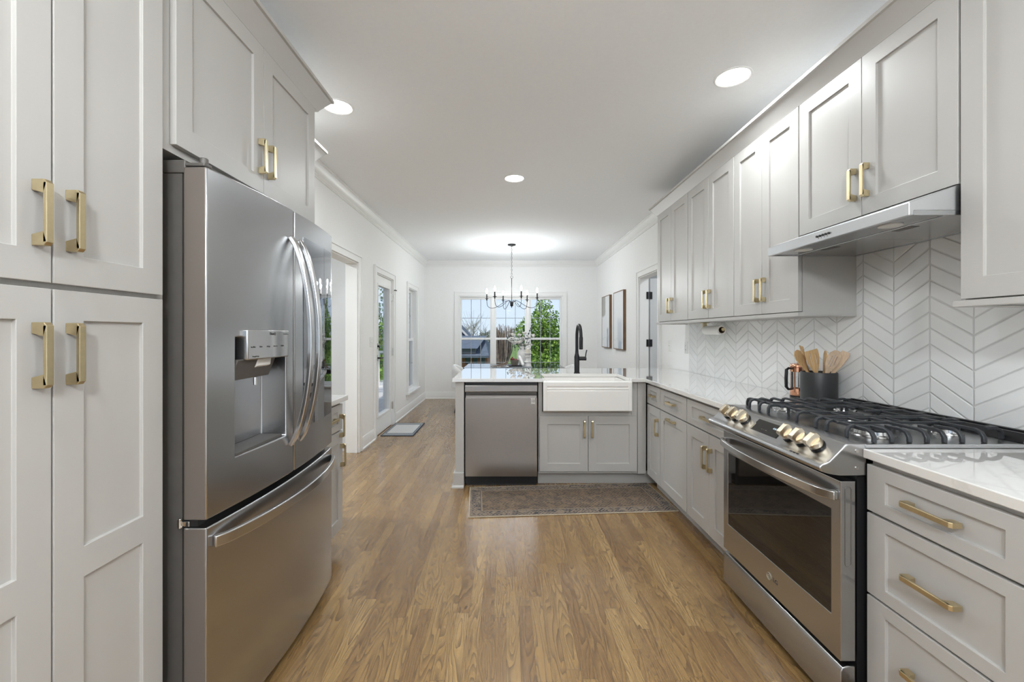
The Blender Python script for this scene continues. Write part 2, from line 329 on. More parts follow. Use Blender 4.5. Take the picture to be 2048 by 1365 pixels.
class MB:
    def __init__(s): s.v = []; s.f = []; s.mi = []; s.cur = 0
    def add(s, vs, fs):
        n = len(s.v); s.v += [tuple(v) for v in vs]; s.f += [tuple(i + n for i in f) for f in fs]; s.mi += [s.cur] * len(fs); return s
    def box(s, x0, x1, y0, y1, z0, z1):
        x0, x1 = sorted((x0, x1)); y0, y1 = sorted((y0, y1)); z0, z1 = sorted((z0, z1))
        return s.add([(x0, y0, z0), (x1, y0, z0), (x1, y1, z0), (x0, y1, z0), (x0, y0, z1), (x1, y0, z1), (x1, y1, z1), (x0, y1, z1)],
                     [(0, 3, 2, 1), (4, 5, 6, 7), (0, 1, 5, 4), (1, 2, 6, 5), (2, 3, 7, 6), (3, 0, 4, 7)])
    def prism(s, poly, axis, a, b):
        """poly: 2D points; axis 'x': (y,z), 'y': (x,z), 'z': (x,y)"""
        def P(p, t): return (t, p[0], p[1]) if axis == 'x' else (p[0], t, p[1]) if axis == 'y' else (p[0], p[1], t)
        n = len(poly); vs = [P(p, a) for p in poly] + [P(p, b) for p in poly]
        fs = [tuple(range(n)), tuple(range(2 * n - 1, n - 1, -1))] + [(i, i + n, (i + 1) % n + n, (i + 1) % n) for i in range(n)]
        return s.add(vs, fs)
    def lathe(s, prof, c=(0, 0, 0), axis=Vector((0, 0, 1)), n=24, cap=True):
        axis = Vector(axis).normalized(); q = Vector((0, 0, 1)).rotation_difference(axis); c = Vector(c)
        vs = []; fs = []
        for r, z in prof:
            for k in range(n):
                a = 2 * pi * k / n; vs.append(c + q @ Vector((r * cos(a), r * sin(a), z)))
        for j in range(len(prof) - 1):
            for k in range(n):
                k2 = (k + 1) % n; fs.append((j * n + k, j * n + k2, (j + 1) * n + k2, (j + 1) * n + k))
        if cap:
            if prof[0][0] > 1e-6: fs.append(tuple(range(n - 1, -1, -1)))
            if prof[-1][0] > 1e-6: fs.append(tuple((len(prof) - 1) * n + k for k in range(n)))
        return s.add(vs, fs)
    def cyl(s, a, b, r, n=20, r2=None):
        a = Vector(a); b = Vector(b); d = b - a
        return s.lathe([(r, 0), (r if r2 is None else r2, d.length)], a, d, n)
    def tube(s, pts, r, n=8, cap=True):
        pts = [Vector(p) for p in pts]; rs = r if isinstance(r, (list, tuple)) else [r] * len(pts)
        vs = []; fs = []; up = None
        for i, p in enumerate(pts):
            t = (pts[min(i + 1, len(pts) - 1)] - pts[max(i - 1, 0)]).normalized()
            if up is None:
                up = Vector((0, 0, 1)) if abs(t.z) < .9 else Vector((1, 0, 0))
            sd = t.cross(up)
            if sd.length < 1e-5: sd = t.cross(Vector((0, 1, 0)))
            sd.normalize(); up = sd.cross(t).normalized()
            for k in range(n):
                a = 2 * pi * k / n; vs.append(p + (sd * cos(a) + up * sin(a)) * rs[i])
        for j in range(len(pts) - 1):
            for k in range(n):
                k2 = (k + 1) % n; fs.append((j * n + k, j * n + k2, (j + 1) * n + k2, (j + 1) * n + k))
        if cap: fs += [tuple(range(n - 1, -1, -1)), tuple((len(pts) - 1) * n + k for k in range(n))]
        return s.add(vs, fs)
    def bar(s, pts, side, w, t):
        """rectangular section swept along pts; side: constant width direction; w, t may be lists"""
        pts = [Vector(p) for p in pts]; side = Vector(side).normalized(); m = len(pts)
        ws = w if isinstance(w, (list, tuple)) else [w] * m; ts = t if isinstance(t, (list, tuple)) else [t] * m
        vs = []; fs = []
        for i, p in enumerate(pts):
            tg = (pts[min(i + 1, m - 1)] - pts[max(i - 1, 0)]).normalized(); nn = tg.cross(side).normalized()
            for a, b in ((-1, -1), (1, -1), (1, 1), (-1, 1)):
                vs.append(p + side * (a * ws[i] / 2) + nn * (b * ts[i] / 2))
        for j in range(m - 1):
            for k in range(4): fs.append((j * 4 + k, j * 4 + (k + 1) % 4, (j + 1) * 4 + (k + 1) % 4, (j + 1) * 4 + k))
        fs += [(3, 2, 1, 0), tuple((m - 1) * 4 + k for k in range(4))]
        return s.add(vs, fs)
    def sphere(s, c, r, n=12, m=8, sc=(1, 1, 1)):
        vs = []; fs = []
        for j in range(1, m):
            ph = pi * j / m
            for k in range(n):
                a = 2 * pi * k / n; vs.append((c[0] + r * sc[0] * sin(ph) * cos(a), c[1] + r * sc[1] * sin(ph) * sin(a), c[2] + r * sc[2] * cos(ph)))
        for j in range(m - 2):
            for k in range(n): fs.append((j * n + k, (j + 1) * n + k, (j + 1) * n + (k + 1) % n, j * n + (k + 1) % n))
        t = len(vs); vs += [(c[0], c[1], c[2] + r * sc[2]), (c[0], c[1], c[2] - r * sc[2])]
        for k in range(n): fs += [(k, (k + 1) % n, t), ((m - 2) * n + (k + 1) % n, (m - 2) * n + k, t + 1)]
        return s.add(vs, fs)
    def sweep(s, prof, path, closed=False):
        """prof: (out, z) points; path: xy points; 'out' is to the right of travel; mitred"""
        n = len(path); m = len(prof); vs = []; fs = []
        P = [Vector(p) for p in path]
        for i in range(n):
            d0 = (P[i] - P[i - 1]).normalized() if i > 0 else None
            d1 = (P[i + 1] - P[i]).normalized() if i < n - 1 else None
            d0 = d0 or d1; d1 = d1 or d0
            n0 = Vector((d0.y, -d0.x)); n1 = Vector((d1.y, -d1.x)); nn = n0 + n1; nn = nn / nn.dot(n0) if nn.length > 1e-6 else n0
            # nn scaled so projection on n0 is 1
            for o, z in prof: vs.append((P[i].x + nn.x * o, P[i].y + nn.y * o, z))
        for i in range(n - 1):
            for k in range(m): fs.append((i * m + k, i * m + (k + 1) % m, (i + 1) * m + (k + 1) % m, (i + 1) * m + k))
        fs += [tuple(range(m - 1, -1, -1)), tuple((n - 1) * m + k for k in range(m))]
        return s.add(vs, fs)
    def slab(s, us, zs, hole, y0, yr, yb):
        """panelled slab in local x (us) / z (zs): front at y0, recessed cells at yr, back at yb. hole(i,j) -> bool"""
        idx = {}
        def V(i, j, y):
            k = (i, j, y)
            if k not in idx: idx[k] = len(s.v); s.v.append((us[i], y, zs[j]))
            return idx[k]
        def Fc(*q): s.f.append(q); s.mi.append(s.cur)
        nu, nz = len(us) - 1, len(zs) - 1
        for i in range(nu):
            for j in range(nz):
                y = yr if hole(i, j) else y0
                Fc(V(i, j, y), V(i + 1, j, y), V(i + 1, j + 1, y), V(i, j + 1, y))
                if hole(i, j):
                    for di, dj, a, b in ((-1, 0, (i, j), (i, j + 1)), (1, 0, (i + 1, j), (i + 1, j + 1)), (0, -1, (i, j), (i + 1, j)), (0, 1, (i, j + 1), (i + 1, j + 1))):
                        ii, jj = i + di, j + dj
                        if 0 <= ii < nu and 0 <= jj < nz and hole(ii, jj): continue
                        Fc(V(*a, y0), V(*b, y0), V(*b, yr), V(*a, yr))
        for i in range(nu):
            Fc(V(i, 0, y0), V(i, 0, yb), V(i + 1, 0, yb), V(i + 1, 0, y0)); Fc(V(i, nz, y0), V(i + 1, nz, y0), V(i + 1, nz, yb), V(i, nz, yb))
            for j in range(nz): Fc(V(i, j, yb), V(i, j + 1, yb), V(i + 1, j + 1, yb), V(i + 1, j, yb))
        for j in range(nz):
            Fc(V(0, j, y0), V(0, j + 1, y0), V(0, j + 1, yb), V(0, j, yb)); Fc(V(nu, j, y0), V(nu, j, yb), V(nu, j + 1, yb), V(nu, j + 1, y0))
        return s
    def build(s, name, m, parent=None, bevel=0.0, seg=2, smooth=35, fix=True):
        me = bpy.data.meshes.new(name)
        off = ORG.get(parent.name, Vector((0, 0, 0))) if parent is not None else Vector((0, 0, 0))
        me.from_pydata([(v[0] - off[0], v[1] - off[1], v[2] - off[2]) for v in s.v], [], s.f)
        ms = m if isinstance(m, (list, tuple)) else [m]
        for q in ms: me.materials.append(q)
        if len(ms) > 1: me.polygons.foreach_set('material_index', s.mi)
        if fix:
            bm = bmesh.new(); bm.from_mesh(me); bmesh.ops.recalc_face_normals(bm, faces=bm.faces); bm.to_mesh(me); bm.free()
        if smooth:
            me.polygons.foreach_set('use_smooth', [True] * len(me.polygons)); me.set_sharp_from_angle(angle=radians(smooth))
        me.update()
        o = bpy.data.objects.new(name, me); COL.objects.link(o)
        if parent is not None:
            o.parent = parent; ORG[o.name] = off
        if bevel:
            b = o.modifiers.new('bevel', 'BEVEL'); b.width = bevel; b.segments = seg; b.limit_method = 'ANGLE'; b.angle_limit = radians(40)
            b.harden_normals = False
        return o

def tag(o, label=None, cat=None, group=None, kind=None):
    if label: o['label'] = label
    if cat: o['category'] = cat
    if group: o['group'] = group
    if kind: o['kind'] = kind
    return o
def thing(name, label, cat, loc, rz=0.0, group=None, local=False, kind=None):
    o = bpy.data.objects.new(name, None); COL.objects.link(o); o.empty_display_size = .1
    o.location = loc; o.rotation_euler = (0, 0, rz); tag(o, label, cat, group, kind)
    ORG[o.name] = Vector((0, 0, 0)) if local else Vector(loc)
    return o
def single(o, label, cat, group=None, kind=None): return tag(o, label, cat, group, kind)
def recentre(o):
    """moves a top-level mesh's origin to its base centre"""
    vs = [v.co for v in o.data.vertices]
    c = Vector(((min(v.x for v in vs) + max(v.x for v in vs)) / 2, (min(v.y for v in vs) + max(v.y for v in vs)) / 2, min(v.z for v in vs)))
    o.data.transform(Matrix.Translation(-c)); o.location = c; return o
def struct(o): o['kind'] = 'structure'; return o

def text_mesh(name, body, size, matrix, m, parent, extr=0.0004, align='CENTER'):
    cu = bpy.data.curves.new(name + '_curve', 'FONT'); cu.body = body; cu.size = size; cu.extrude = extr
    cu.align_x = align; cu.align_y = 'CENTER'; cu.resolution_u = 3
    t = bpy.data.objects.new(name + '_tmp', cu); COL.objects.link(t)
    dg = bpy.context.evaluated_depsgraph_get()
    me = bpy.data.meshes.new_from_object(t.evaluated_get(dg)); bpy.data.objects.remove(t)
    me.name = name; me.transform(matrix)
    off = ORG.get(parent.name, Vector((0, 0, 0))); me.transform(Matrix.Translation(-off))
    me.materials.clear(); me.materials.append(m)
    o = bpy.data.objects.new(name, me); COL.objects.link(o); o.parent = parent; ORG[o.name] = off
    return o
def basis(origin, right, up):
    r = Vector(right).normalized(); u = Vector(up).normalized(); n = r.cross(u)
    mt = Matrix.Identity(4)
    for i in range(3): mt[i][0] = r[i]; mt[i][1] = u[i]; mt[i][2] = n[i]; mt[i][3] = origin[i]
    return mt

# ------------------------------------------------------------------ room shell
fl = MB().box(-1.735, 4.0, YB, YF + .13, -.05, 0).box(-7.0, -1.735, 1.6, 4.75, -.05, 0).build('floor', M_floor, smooth=0); struct(fl)
ce = MB().box(-1.735, 4.0, YB, YF + .13, H, H + .1).box(-7.0, -1.735, 1.6, 4.75, H, H + .1).build('ceiling', M_ceil, smooth=0); struct(ce)

def wall(name, axis, a0, a1, t0, t1, holes, m=M_wall, z1=H):
    """axis 'y': runs along y with thickness in x"""
    mb = MB()
    us = sorted({a0, a1, *[h[0] for h in holes], *[h[1] for h in holes]}); zs = sorted({0.0, z1, *[h[2] for h in holes], *[h[3] for h in holes]})
    for i in range(len(us) - 1):
        run = None
        for j in range(len(zs) - 1):
            uc, zc = (us[i] + us[i + 1]) / 2, (zs[j] + zs[j + 1]) / 2
            solid = not any(h[0] < uc < h[1] and h[2] < zc < h[3] for h in holes)
            if solid:
                if run is None: run = zs[j]
                end = zs[j + 1]
            if run is not None and (not solid or j == len(zs) - 2):
                if axis == 'y': mb.box(t0, t1, us[i], us[i + 1], run, end)
                else: mb.box(us[i], us[i + 1], t0, t1, run, end)
                run = None
    o = mb.build(name, m, smooth=0); return struct(o)

OPN = (2.98, 4.565, 0, 2.055); DRL = (5.200, 5.965, 0, 2.045); WNL = (6.89, 7.56, .33, 2.045)
DRR = (4.965, 5.675, 0, 2.045); WNF = (-.935, 1.110, .33, 2.03)
wall('wall_left', 'y', YB, YF + .13, XL - .13, XL, [OPN, DRL, WNL])
wall('wall_right', 'y', YB, YF + .13, XR, XR + .12, [DRR])
wall('wall_far', 'x', XL, XR, YF, YF + .13, [WNF])
wall('wall_behind', 'x', XL, XR, YB - .13, YB, [(-1.35, 1.5, .05, 2.35)])  # large rear opening added to let daylight in
# rooms beyond the openings
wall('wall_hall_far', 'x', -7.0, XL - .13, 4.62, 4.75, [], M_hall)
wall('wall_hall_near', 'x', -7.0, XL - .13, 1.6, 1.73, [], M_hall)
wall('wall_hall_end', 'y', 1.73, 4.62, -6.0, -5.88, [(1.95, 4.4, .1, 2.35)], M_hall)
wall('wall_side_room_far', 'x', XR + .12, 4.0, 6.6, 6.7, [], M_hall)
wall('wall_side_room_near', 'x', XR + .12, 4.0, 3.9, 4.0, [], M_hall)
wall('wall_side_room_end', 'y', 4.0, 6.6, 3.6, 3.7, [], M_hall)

# crown moulding, baseboards
CR = [(0.0, H - .002), (0.072, H - .002), (0.072, H - .018), (0.060, H - .024), (0.052, H - .045), (0.034, H - .072), (0.018, H - .088), (0.016, H - .100), (0.010, H - .104), (0.010, H - .116), (0.0, H - .118)]
struct(MB().sweep(CR, [(XL, 2.95), (XL, YF), (XR, YF), (XR, 4.22)]).build('trim_1', M_trim, smooth=25))
BB = [(0.0, 0.0), (0.024, 0.0), (0.024, 0.012), (0.014, 0.022), (0.013, 0.105), (0.008, 0.120), (0.006, 0.132), (0.0, 0.134)]
struct(MB().sweep(BB, [(XL, 6.05), (XL, YF), (XR, YF), (XR, 5.76)]).build('baseboard_far', M_trim, smooth=25))
struct(MB().sweep(BB, [(XL, 4.65), (XL, 5.118)]).build('baseboard_left', M_trim, smooth=25))

def casing_side(name, x, sgn, hole, cw=.085, bottom=False, jamb=.13, extra_left=True):
    """picture-frame casing around a hole in a side wall; sgn = direction into the room"""
    y0, y1, z0, z1 = hole; mb = MB(); t = .018
    def leg(ya, yb, za, zb):
        mb.box(x, x + sgn * t, ya, yb, za, zb)
    zb = z0 if z0 > 0 else 0
    for a, b_, o in ((y0 - cw, y0, y0 - cw), (y1, y1 + cw, y1 + cw)):
        leg(a, b_, zb, z1 + cw)
    leg(y0, y1, z1, z1 + cw)
    # raised outer bead and inner step
    mb.box(x + sgn * t, x + sgn * (t + .008), y0 - cw, y0 - cw + .022, zb, z1 + cw)
    mb.box(x + sgn * t, x + sgn * (t + .008), y1 + cw - .022, y1 + cw, zb, z1 + cw)
    mb.box(x + sgn * t, x + sgn * (t + .008), y0 - cw + .022, y1 + cw - .022, z1 + cw - .022, z1 + cw)
    # jamb lining
    for ya, yb in ((y0, y0 + .012), (y1 - .012, y1)): mb.box(x, x - sgn * jamb, ya, yb, z0, z1)
    mb.box(x, x - sgn * jamb, y0 + .012, y1 - .012, z1 - .012, z1)
    if bottom: mb.box(x, x - sgn * jamb, y0 + .012, y1 - .012, z0, z0 + .012)
    return struct(mb.build(name, M_trim, bevel=.002, seg=1, smooth=0))
casing_side('trim_2', XL, 1, OPN)
casing_side('trim_3', XL, 1, DRL)
casing_side('trim_4', XR, -1, DRR, jamb=.12)

# far window: three double-hung units in one frame
def far_window():
    x0, x1, z0, z1 = WNF; cw = .085
    mb = MB()
    mb.box(x0 - cw, x0, YF - .018, YF, z0 - .02, z1 + cw); mb.box(x1, x1 + cw, YF - .018, YF, z0 - .02, z1 + cw); mb.box(x0, x1, YF - .018, YF, z1, z1 + cw)
    mb.box(x0 - cw, x0 - cw + .02, YF - .026, YF - .018, z0 - .02, z1 + cw); mb.box(x1 + cw - .02, x1 + cw, YF - .026, YF - .018, z0 - .02, z1 + cw)
    mb.box(x0 - cw + .02, x1 + cw - .02, YF - .026, YF - .018, z1 + cw - .02, z1 + cw)
    mb.box(x0, x0 + .02, YF, YF + .13, z0, z1); mb.box(x1 - .02, x1, YF, YF + .13, z0, z1)
    mb.box(x0 + .02, x1 - .02, YF, YF + .13, z1 - .02, z1); mb.box(x0 + .02, x1 - .02, YF, YF + .13, z0, z0 + .02)
    for xm in (-.26, .43): mb.box(xm - .032, xm + .032, YF + .03, YF + .12, z0 + .02, z1 - .02)
    mb.box(x0 - cw - .02, x1 + cw + .02, YF - .05, YF + .03, z0 - .045, z0 - .02)          # stool
    fr = struct(mb.build('window_1', M_trim, bevel=.002, seg=1, smooth=0))
    for a, b in ((x0 + .02, -.292), (-.228, .398), (.462, x1 - .02)):
        for top in (1, 0):
            za, zb = (1.16, z1 - .02) if top else (z0 + .02, 1.20)
            y = YF + .075 if top else YF + .05
            s = MB(); st = .028
            s.box(a, a + st, y, y + .03, za, zb); s.box(b - st, b, y, y + .03, za, zb)
            s.box(a + st, b - st, y, y + .03, za, za + .045 - .01 * (1 - top)); s.box(a + st, b - st, y, y + .03, zb - .045 + .01 * (1 - top), zb)
            so = s.build('sash', M_trim, fr, bevel=.0015, seg=1, smooth=0)
            ga, gb, gc, gd = a + st, b - st, za + .04, zb - .04
            g = MB().box(ga, gb, y + .012, y + .016, gc, gd).build('glass_pane', M_glassf, so, smooth=0)
            mu = MB(); w = .0055
            for k in (1, 2): xx = ga + (gb - ga) * k / 3; mu.box(xx - w, xx + w, y + .006, y + .012, gc, gd)
            zz = (gc + gd) / 2 + (.01 if top else -.06)
            mu.box(ga, gb, y + .0065, y + .0115, zz - w, zz + w)
            mu.build('muntin_grid', mat_munt, so, smooth=0)
M_munt2 = mat('dormer_dark', (.10, .11, .12), .6)
mat_munt = mat('grey_muntin', (0.34, 0.37, 0.40), .5)
far_window()

def left_window():
    y0, y1, z0, z1 = WNL
    cas = casing_side('window_2', XL, 1, WNL, bottom=True)
    mb = MB().box(XL - .02, XL + .05, y0 - .11, y1 + .11, z0 - .03, z0).box(XL, XL + .015, y0 - .085, y1 + .085, z0 - .10, z0 - .03)
    mb.build('window_sill', M_trim, cas, bevel=.003, smooth=0)
    for top in (1, 0):
        za, zb = (1.16, z1 - .012) if top else (z0 + .012, 1.20); x = XL - .085 if top else XL - .055
        s = MB(); st = .035; a, b = y0 + .012, y1 - .012
        s.box(x, x - .03, a, a + st, za, zb); s.box(x, x - .03, b - st, b, za, zb); s.box(x, x - .03, a + st, b - st, za, za + .04); s.box(x, x - .03, a + st, b - st, zb - .04, zb)
        so = s.build('sash', M_trim, cas, bevel=.0015, seg=1, smooth=0)
        MB().box(x - .012, x - .016, a + st, b - st, za + .04, zb - .04).build('glass_pane', M_glass, so, smooth=0)
        g = MB(); zm = (za + zb) / 2; g.box(x - .006, x - .012, a + st, b - st, zm - .006, zm + .006)
        for k in (1, 2):
            yy = a + st + (b - a - 2 * st) * k / 3; g.box(x - .0062, x - .0118, yy - .006, yy + .006, za + .04, zb - .04)
        g.build('muntin_grid', mat_munt, so, smooth=0)
left_window()

def left_door():
    y0, y1, z0, z1 = DRL; a, b = y0 + .014, y1 - .014; x = XL - .018; t = .044
    r = struct(thing('door_1', None, None, ((x), y1, 0)))
    s = MB(); st = .115; zb, zt = .25, 1.90
    # swapped axes: build slab in local coordinates then map to the wall plane
    tmp = MB().slab([a, a + st, b - st, b], [.008, zb, zt, z1 - .014], lambda i, j: False, 0, 0, 0)
    for yy0, yy1, q0, q1 in ((a, a + st, .008, z1 - .014), (b - st, b, .008, z1 - .014), (a + st, b - st, .008, zb), (a + st, b - st, zt, z1 - .014)):
        s.box(x, x - t, yy0, yy1, q0, q1)
    s.build('door_frame', M_trim, r, smooth=0)
    f = MB(); fw = .028
    for yy0, yy1, q0, q1 in ((a + st - fw, a + st, zb - fw, zt + fw), (b - st, b - st + fw, zb - fw, zt + fw), (a + st, b - st, zb - fw, zb), (a + st, b - st, zt, zt + fw)):
        f.box(x + .014, x, yy0, yy1, q0, q1)
    f.build('glazing_bead', M_trim, r, bevel=.003, seg=1, smooth=0)
    MB().box(x - .018, x - .024, a + st, b - st, zb, zt).build('glass_pane', M_glass, r, smooth=0)
    # deadbolt and lever
    MB().box(x + .012, x, a + .035, a + .09, 1.095, 1.165).cyl((x + .012, a + .062, 1.13), (x + .03, a + .062, 1.13), .012).box(x + .03, x + .038, a + .056, a + .068, 1.105, 1.155).build('deadbolt', M_mblack, r, bevel=.003, smooth=40)
    lv = MB().box(x + .010, x, a + .035, a + .09, .945, 1.02).cyl((x + .01, a + .062, .983), (x + .05, a + .062, .983), .010)
    lv.bar([(x + .05, a + .055, .983), (x + .054, a + .10, .983), (x + .05, a + .185, .983)], (0, 0, 1), .018, .010)
    lv.build('door_handle', M_mblack, r, bevel=.002, smooth=40)
    for z in (.28, 1.03, 1.80):
        MB().box(x + .019, x, b - .004, b + .012, z - .05, z + .05).cyl((x + .022, b + .004, z - .052), (x + .022, b + .004, z + .052), .006, 10).build('hinge', M_chrome, r, smooth=40)
    MB().cyl((x + .02, b + .02, 1.90), (x + .07, b + .04, 1.90), .005, 8).cyl((x + .06, b - .01, 1.90), (x + .06, b + .07, 1.90), .007, 8).build('door_stop', M_mblack, r, smooth=40)
left_door()

def right_door():
    y1 = DRR[1]; xh = XR + .12
    r = struct(thing('door_2', None, None, (xh + .03, y1, 0)))
    s = MB().slab([xh + .022, xh + .13, xh + .355, xh + .45, xh + .62, xh + .735], [.01, .25, .95, 1.05, 1.92, 2.03], lambda i, j: i in (1, 3) and j in (1, 3), y1 - .004, y1 + .003, y1 + .034)
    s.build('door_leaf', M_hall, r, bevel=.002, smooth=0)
    for z in (.30, 1.162, 1.80):
        h = MB().box(xh - .032, xh - .002, y1 - .018, y1 - .0125, z - .048, z + .048).box(xh + .024, xh + .050, y1 - .010, y1 - .0045, z - .048, z + .048).cyl((xh + .012, y1 - .018, z - .05), (xh + .012, y1 - .018, z + .05), .009, 12)
        h.build('hinge', M_mblack, r, bevel=.001, seg=1, smooth=40)
right_door()

# ------------------------------------------------------------------ cabinets
def pull(mb, horiz, u, z, L=.138, y=0.0):
    """bar pull centred at (u, z) on a front whose face is at y"""
    h = .0065
    def bx(a0, a1, yy0, yy1, c0, c1):
        if horiz: mb.box(a0, a1, yy0, yy1, c0, c1)
        else: mb.box(c0, c1, yy0, yy1, a0, a1)
    c, q = (u, z) if horiz else (z, u)
    # posts flare a little where they meet the bar
    for sg in (-1, 1):
        e = c + sg * L / 2
        pts = [(e, 0), (e, -.026), (e - sg * .008, -.032), (e - sg * .030, -.026), (e - sg * .023, 0)]
        pl = [(p[0], y + p[1]) for p in pts]
        if horiz: mb.prism(pl, 'z', q - .0075, q + .0075)
        else:
            n = len(pl); vs = [(q - .0075, p[1], p[0]) for p in pl] + [(q + .0075, p[1], p[0]) for p in pl]
            mb.add(vs, [tuple(range(n)), tuple(range(2 * n - 1, n - 1, -1))] + [(i, i + n, (i + 1) % n + n, (i + 1) % n) for i in range(n)])
    bx(c - L / 2 + .006, c + L / 2 - .006, y - .032, y - .024, q - .0075, q + .0075)
    return mb

def front(parent, kind, u0, u1, z0, z1, handle=None, panels=None, stile=.066, rail=None):
    rail = rail or (.040 if kind == 'drawer' else .068)
    g = .0015; u0 += g; u1 -= g
    zs = [z0, z0 + rail]
    if panels:
        for a, b in panels: zs += [a, b]
    zs += [z1 - rail, z1]
    us = [u0, u0 + stile, u1 - stile, u1]
    d = MB().slab(us, zs, lambda i, j: i == 1 and j % 2 == 1, 0, .009, .0195).build(kind, M_cab, parent, bevel=.0012, seg=2, smooth=0)
    if handle:
        for hd in (handle if isinstance(handle, list) else [handle]):
            pull(MB(), hd[0] == 'h', hd[1], hd[2], hd[3] if len(hd) > 3 else .138).build('handle', M_brass, d, bevel=.0012, seg=2, smooth=0)
    return d

def cabinet(name, label, cat, loc, rz, width, depth, z0, z1, toe=False, gap_l=.0, gap_r=.0, group=None):
    r = thing(name, label, cat, loc, rz, group, local=True)
    m = MB()
    if toe:
        m.box(gap_l, width - gap_r, .021, depth, .105, z1)
        m.build('cabinet_body', M_cab, r, smooth=0)
        MB().box(gap_l, width - gap_r, .085, .10, 0, .105).build('toe_kick', M_cab, r, smooth=0)
    else:
        m.box(gap_l, width - gap_r, .021, depth, z0, z1)
        m.build('cabinet_body', M_cab, r, smooth=0)
    return r

RZR, RZL = radians(-90), radians(90)
# right uppers (local x runs towards the camera)
Y = [4.165, 3.824, 3.471, 3.119, 2.769, 2.465, 2.154, 1.773, 1.391, 1.010, .629]
UD = XR - XU - .001
def upper(label, ya, ym, yb, zb=1.405, zbody=1.385):
    r = cabinet('upper_cabinet', label, 'cabinet', (XU, ya, 0), RZR, ya - yb, UD, zbody, 2.462)
    w1, w2 = ya - ym, ya - yb
    zc = zb + .139
    front(r, 'door', .003, w1, zb, 2.452, ('v', w1 - .032, zc))
    front(r, 'door', w1, w2 - .003, zb, 2.452, ('v', w1 + .032, zc))
    return r
upper('pale greige two-door wall cabinet at the far end of the right run, beside the doorway', Y[0], Y[1], Y[2])
upper('pale greige two-door wall cabinet above the paper towel roll', Y[2], Y[3], Y[4])
upper('pale greige two-door wall cabinet just beyond the range hood', Y[4], Y[5], Y[6])
upper('short greige two-door cabinet directly over the range hood', Y[6], Y[7], Y[8], 1.787, 1.787)
upper('nearest greige wall cabinet at the right edge, over the near countertop', Y[8], Y[9], Y[10])

def light_rail(label, y0, y1, far_end, near_end):
    m = MB().box(1.480, 1.5115, y0, y1, 1.379, 1.3995)
    if near_end: m.box(1.5115, XR - .012, y0, y0 + .04, 1.379, 1.3845)
    if far_end: m.box(1.5115, XR - .012, y1 - .04, y1, 1.379, 1.3845)
    o = m.build('light_rail', M_cab, bevel=.0015, seg=1, smooth=0); recentre(o); return single(o, label, 'trim')
light_rail('long flat light rail under the far wall cabinets', 2.144, 4.175, True, True)
light_rail('short flat light rail under the nearest wall cabinet', .60, 1.402, True, False)

CC = [(0.0, 2.4525), (.021, 2.4525), (.024, 2.460), (.070, 2.522), (.080, 2.525), (.080, 2.541), (0.0, 2.541)]
# path direction chosen so that 'out' (right of travel) points into the room
o = MB().sweep(CC, [(XR - .002, 4.166), (XU + .021, 4.166), (XU + .021, .3)]).build('cabinet_crown', M_cab, smooth=25)
recentre(o); single(o, 'angled greige crown running along the top of the right wall cabinets', 'trim')

# left tall pantry, cabinet over the refrigerator, their crown
XPB = XP
pan = cabinet('pantry_cabinet', 'tall greige pantry cabinet left of the refrigerator', 'cabinet', (XP, .60, 0), RZL, .635, XP - XL - .002, 0, 2.462, toe=True)
for u0, u1, hu in ((.004, .3155, .2825), (.3175, .612, .3505)):
    front(pan, 'door', u0, u1, 1.402, 2.452, ('v', hu, 1.545))
    front(pan, 'door', u0, u1, .115, 1.389, ('v', hu, 1.247), panels=[(.725, .797)])
of = cabinet('upper_cabinet', 'deep greige two-door cabinet over the stainless refrigerator', 'cabinet', (XP, 1.236, 0), RZL, .955, XP - XL - .002, 1.835, 2.462)
front(of, 'door', .022, .479, 1.857, 2.452, ('v', .447, 1.998))
front(of, 'door', .479, .937, 1.857, 2.452, ('v', .511, 1.998))
o = MB().sweep(CC, [(XP - .021, .3), (XP - .021, 2.192), (XL + .002, 2.192)]).build('cabinet_crown', M_cab, smooth=25)
recentre(o); single(o, 'angled greige crown above the pantry and the refrigerator cabinet', 'trim')

# left base beyond the refrigerator and the wall cabinet above it
lb = cabinet('base_cabinet', 'narrow greige base cabinet beyond the refrigerator, with a drawer above a door', 'cabinet', (-.998, 2.20, 0), RZL, .385, -.998 - XL - .002, 0, .883, toe=True)
front(lb, 'drawer', .004, .378, .712, .865, ('h', .19, .79))
front(lb, 'door', .004, .378, .115, .703, ('v', .345, .560))
front_h = pull(MB(), False, .330, .740).build('handle', M_brass, lb, bevel=.0012, smooth=0)
o = MB().prism([(XL + .001, 2.19), (-.972, 2.19), (-.972, 2.600), (XL + .001, 2.600)], 'z', .884, .914).build('countertop', M_quartz, bevel=.003, smooth=0)
recentre(o); single(o, 'small white quartz countertop piece beyond the refrigerator', 'countertop')
lu = cabinet('upper_cabinet', 'greige wall cabinet hidden behind the refrigerator cabinet, only its crown end showing', 'cabinet', (-1.285, 2.275, 0), RZL, .545, -1.285 - XL - .002, 1.385, 2.462)
front(lu, 'door', .004, .272, 1.405, 2.452, ('v', .242, 1.545)); front(lu, 'door', .272, .541, 1.405, 2.452, ('v', .302, 1.545))
o = MB().sweep(CC, [(-1.306, 2.276), (-1.306, 2.825), (XL + .002, 2.825)]).build('cabinet_crown', M_cab, smooth=25)
recentre(o); single(o, 'short crown end jutting out past the refrigerator cabinet, near the ceiling light', 'trim')

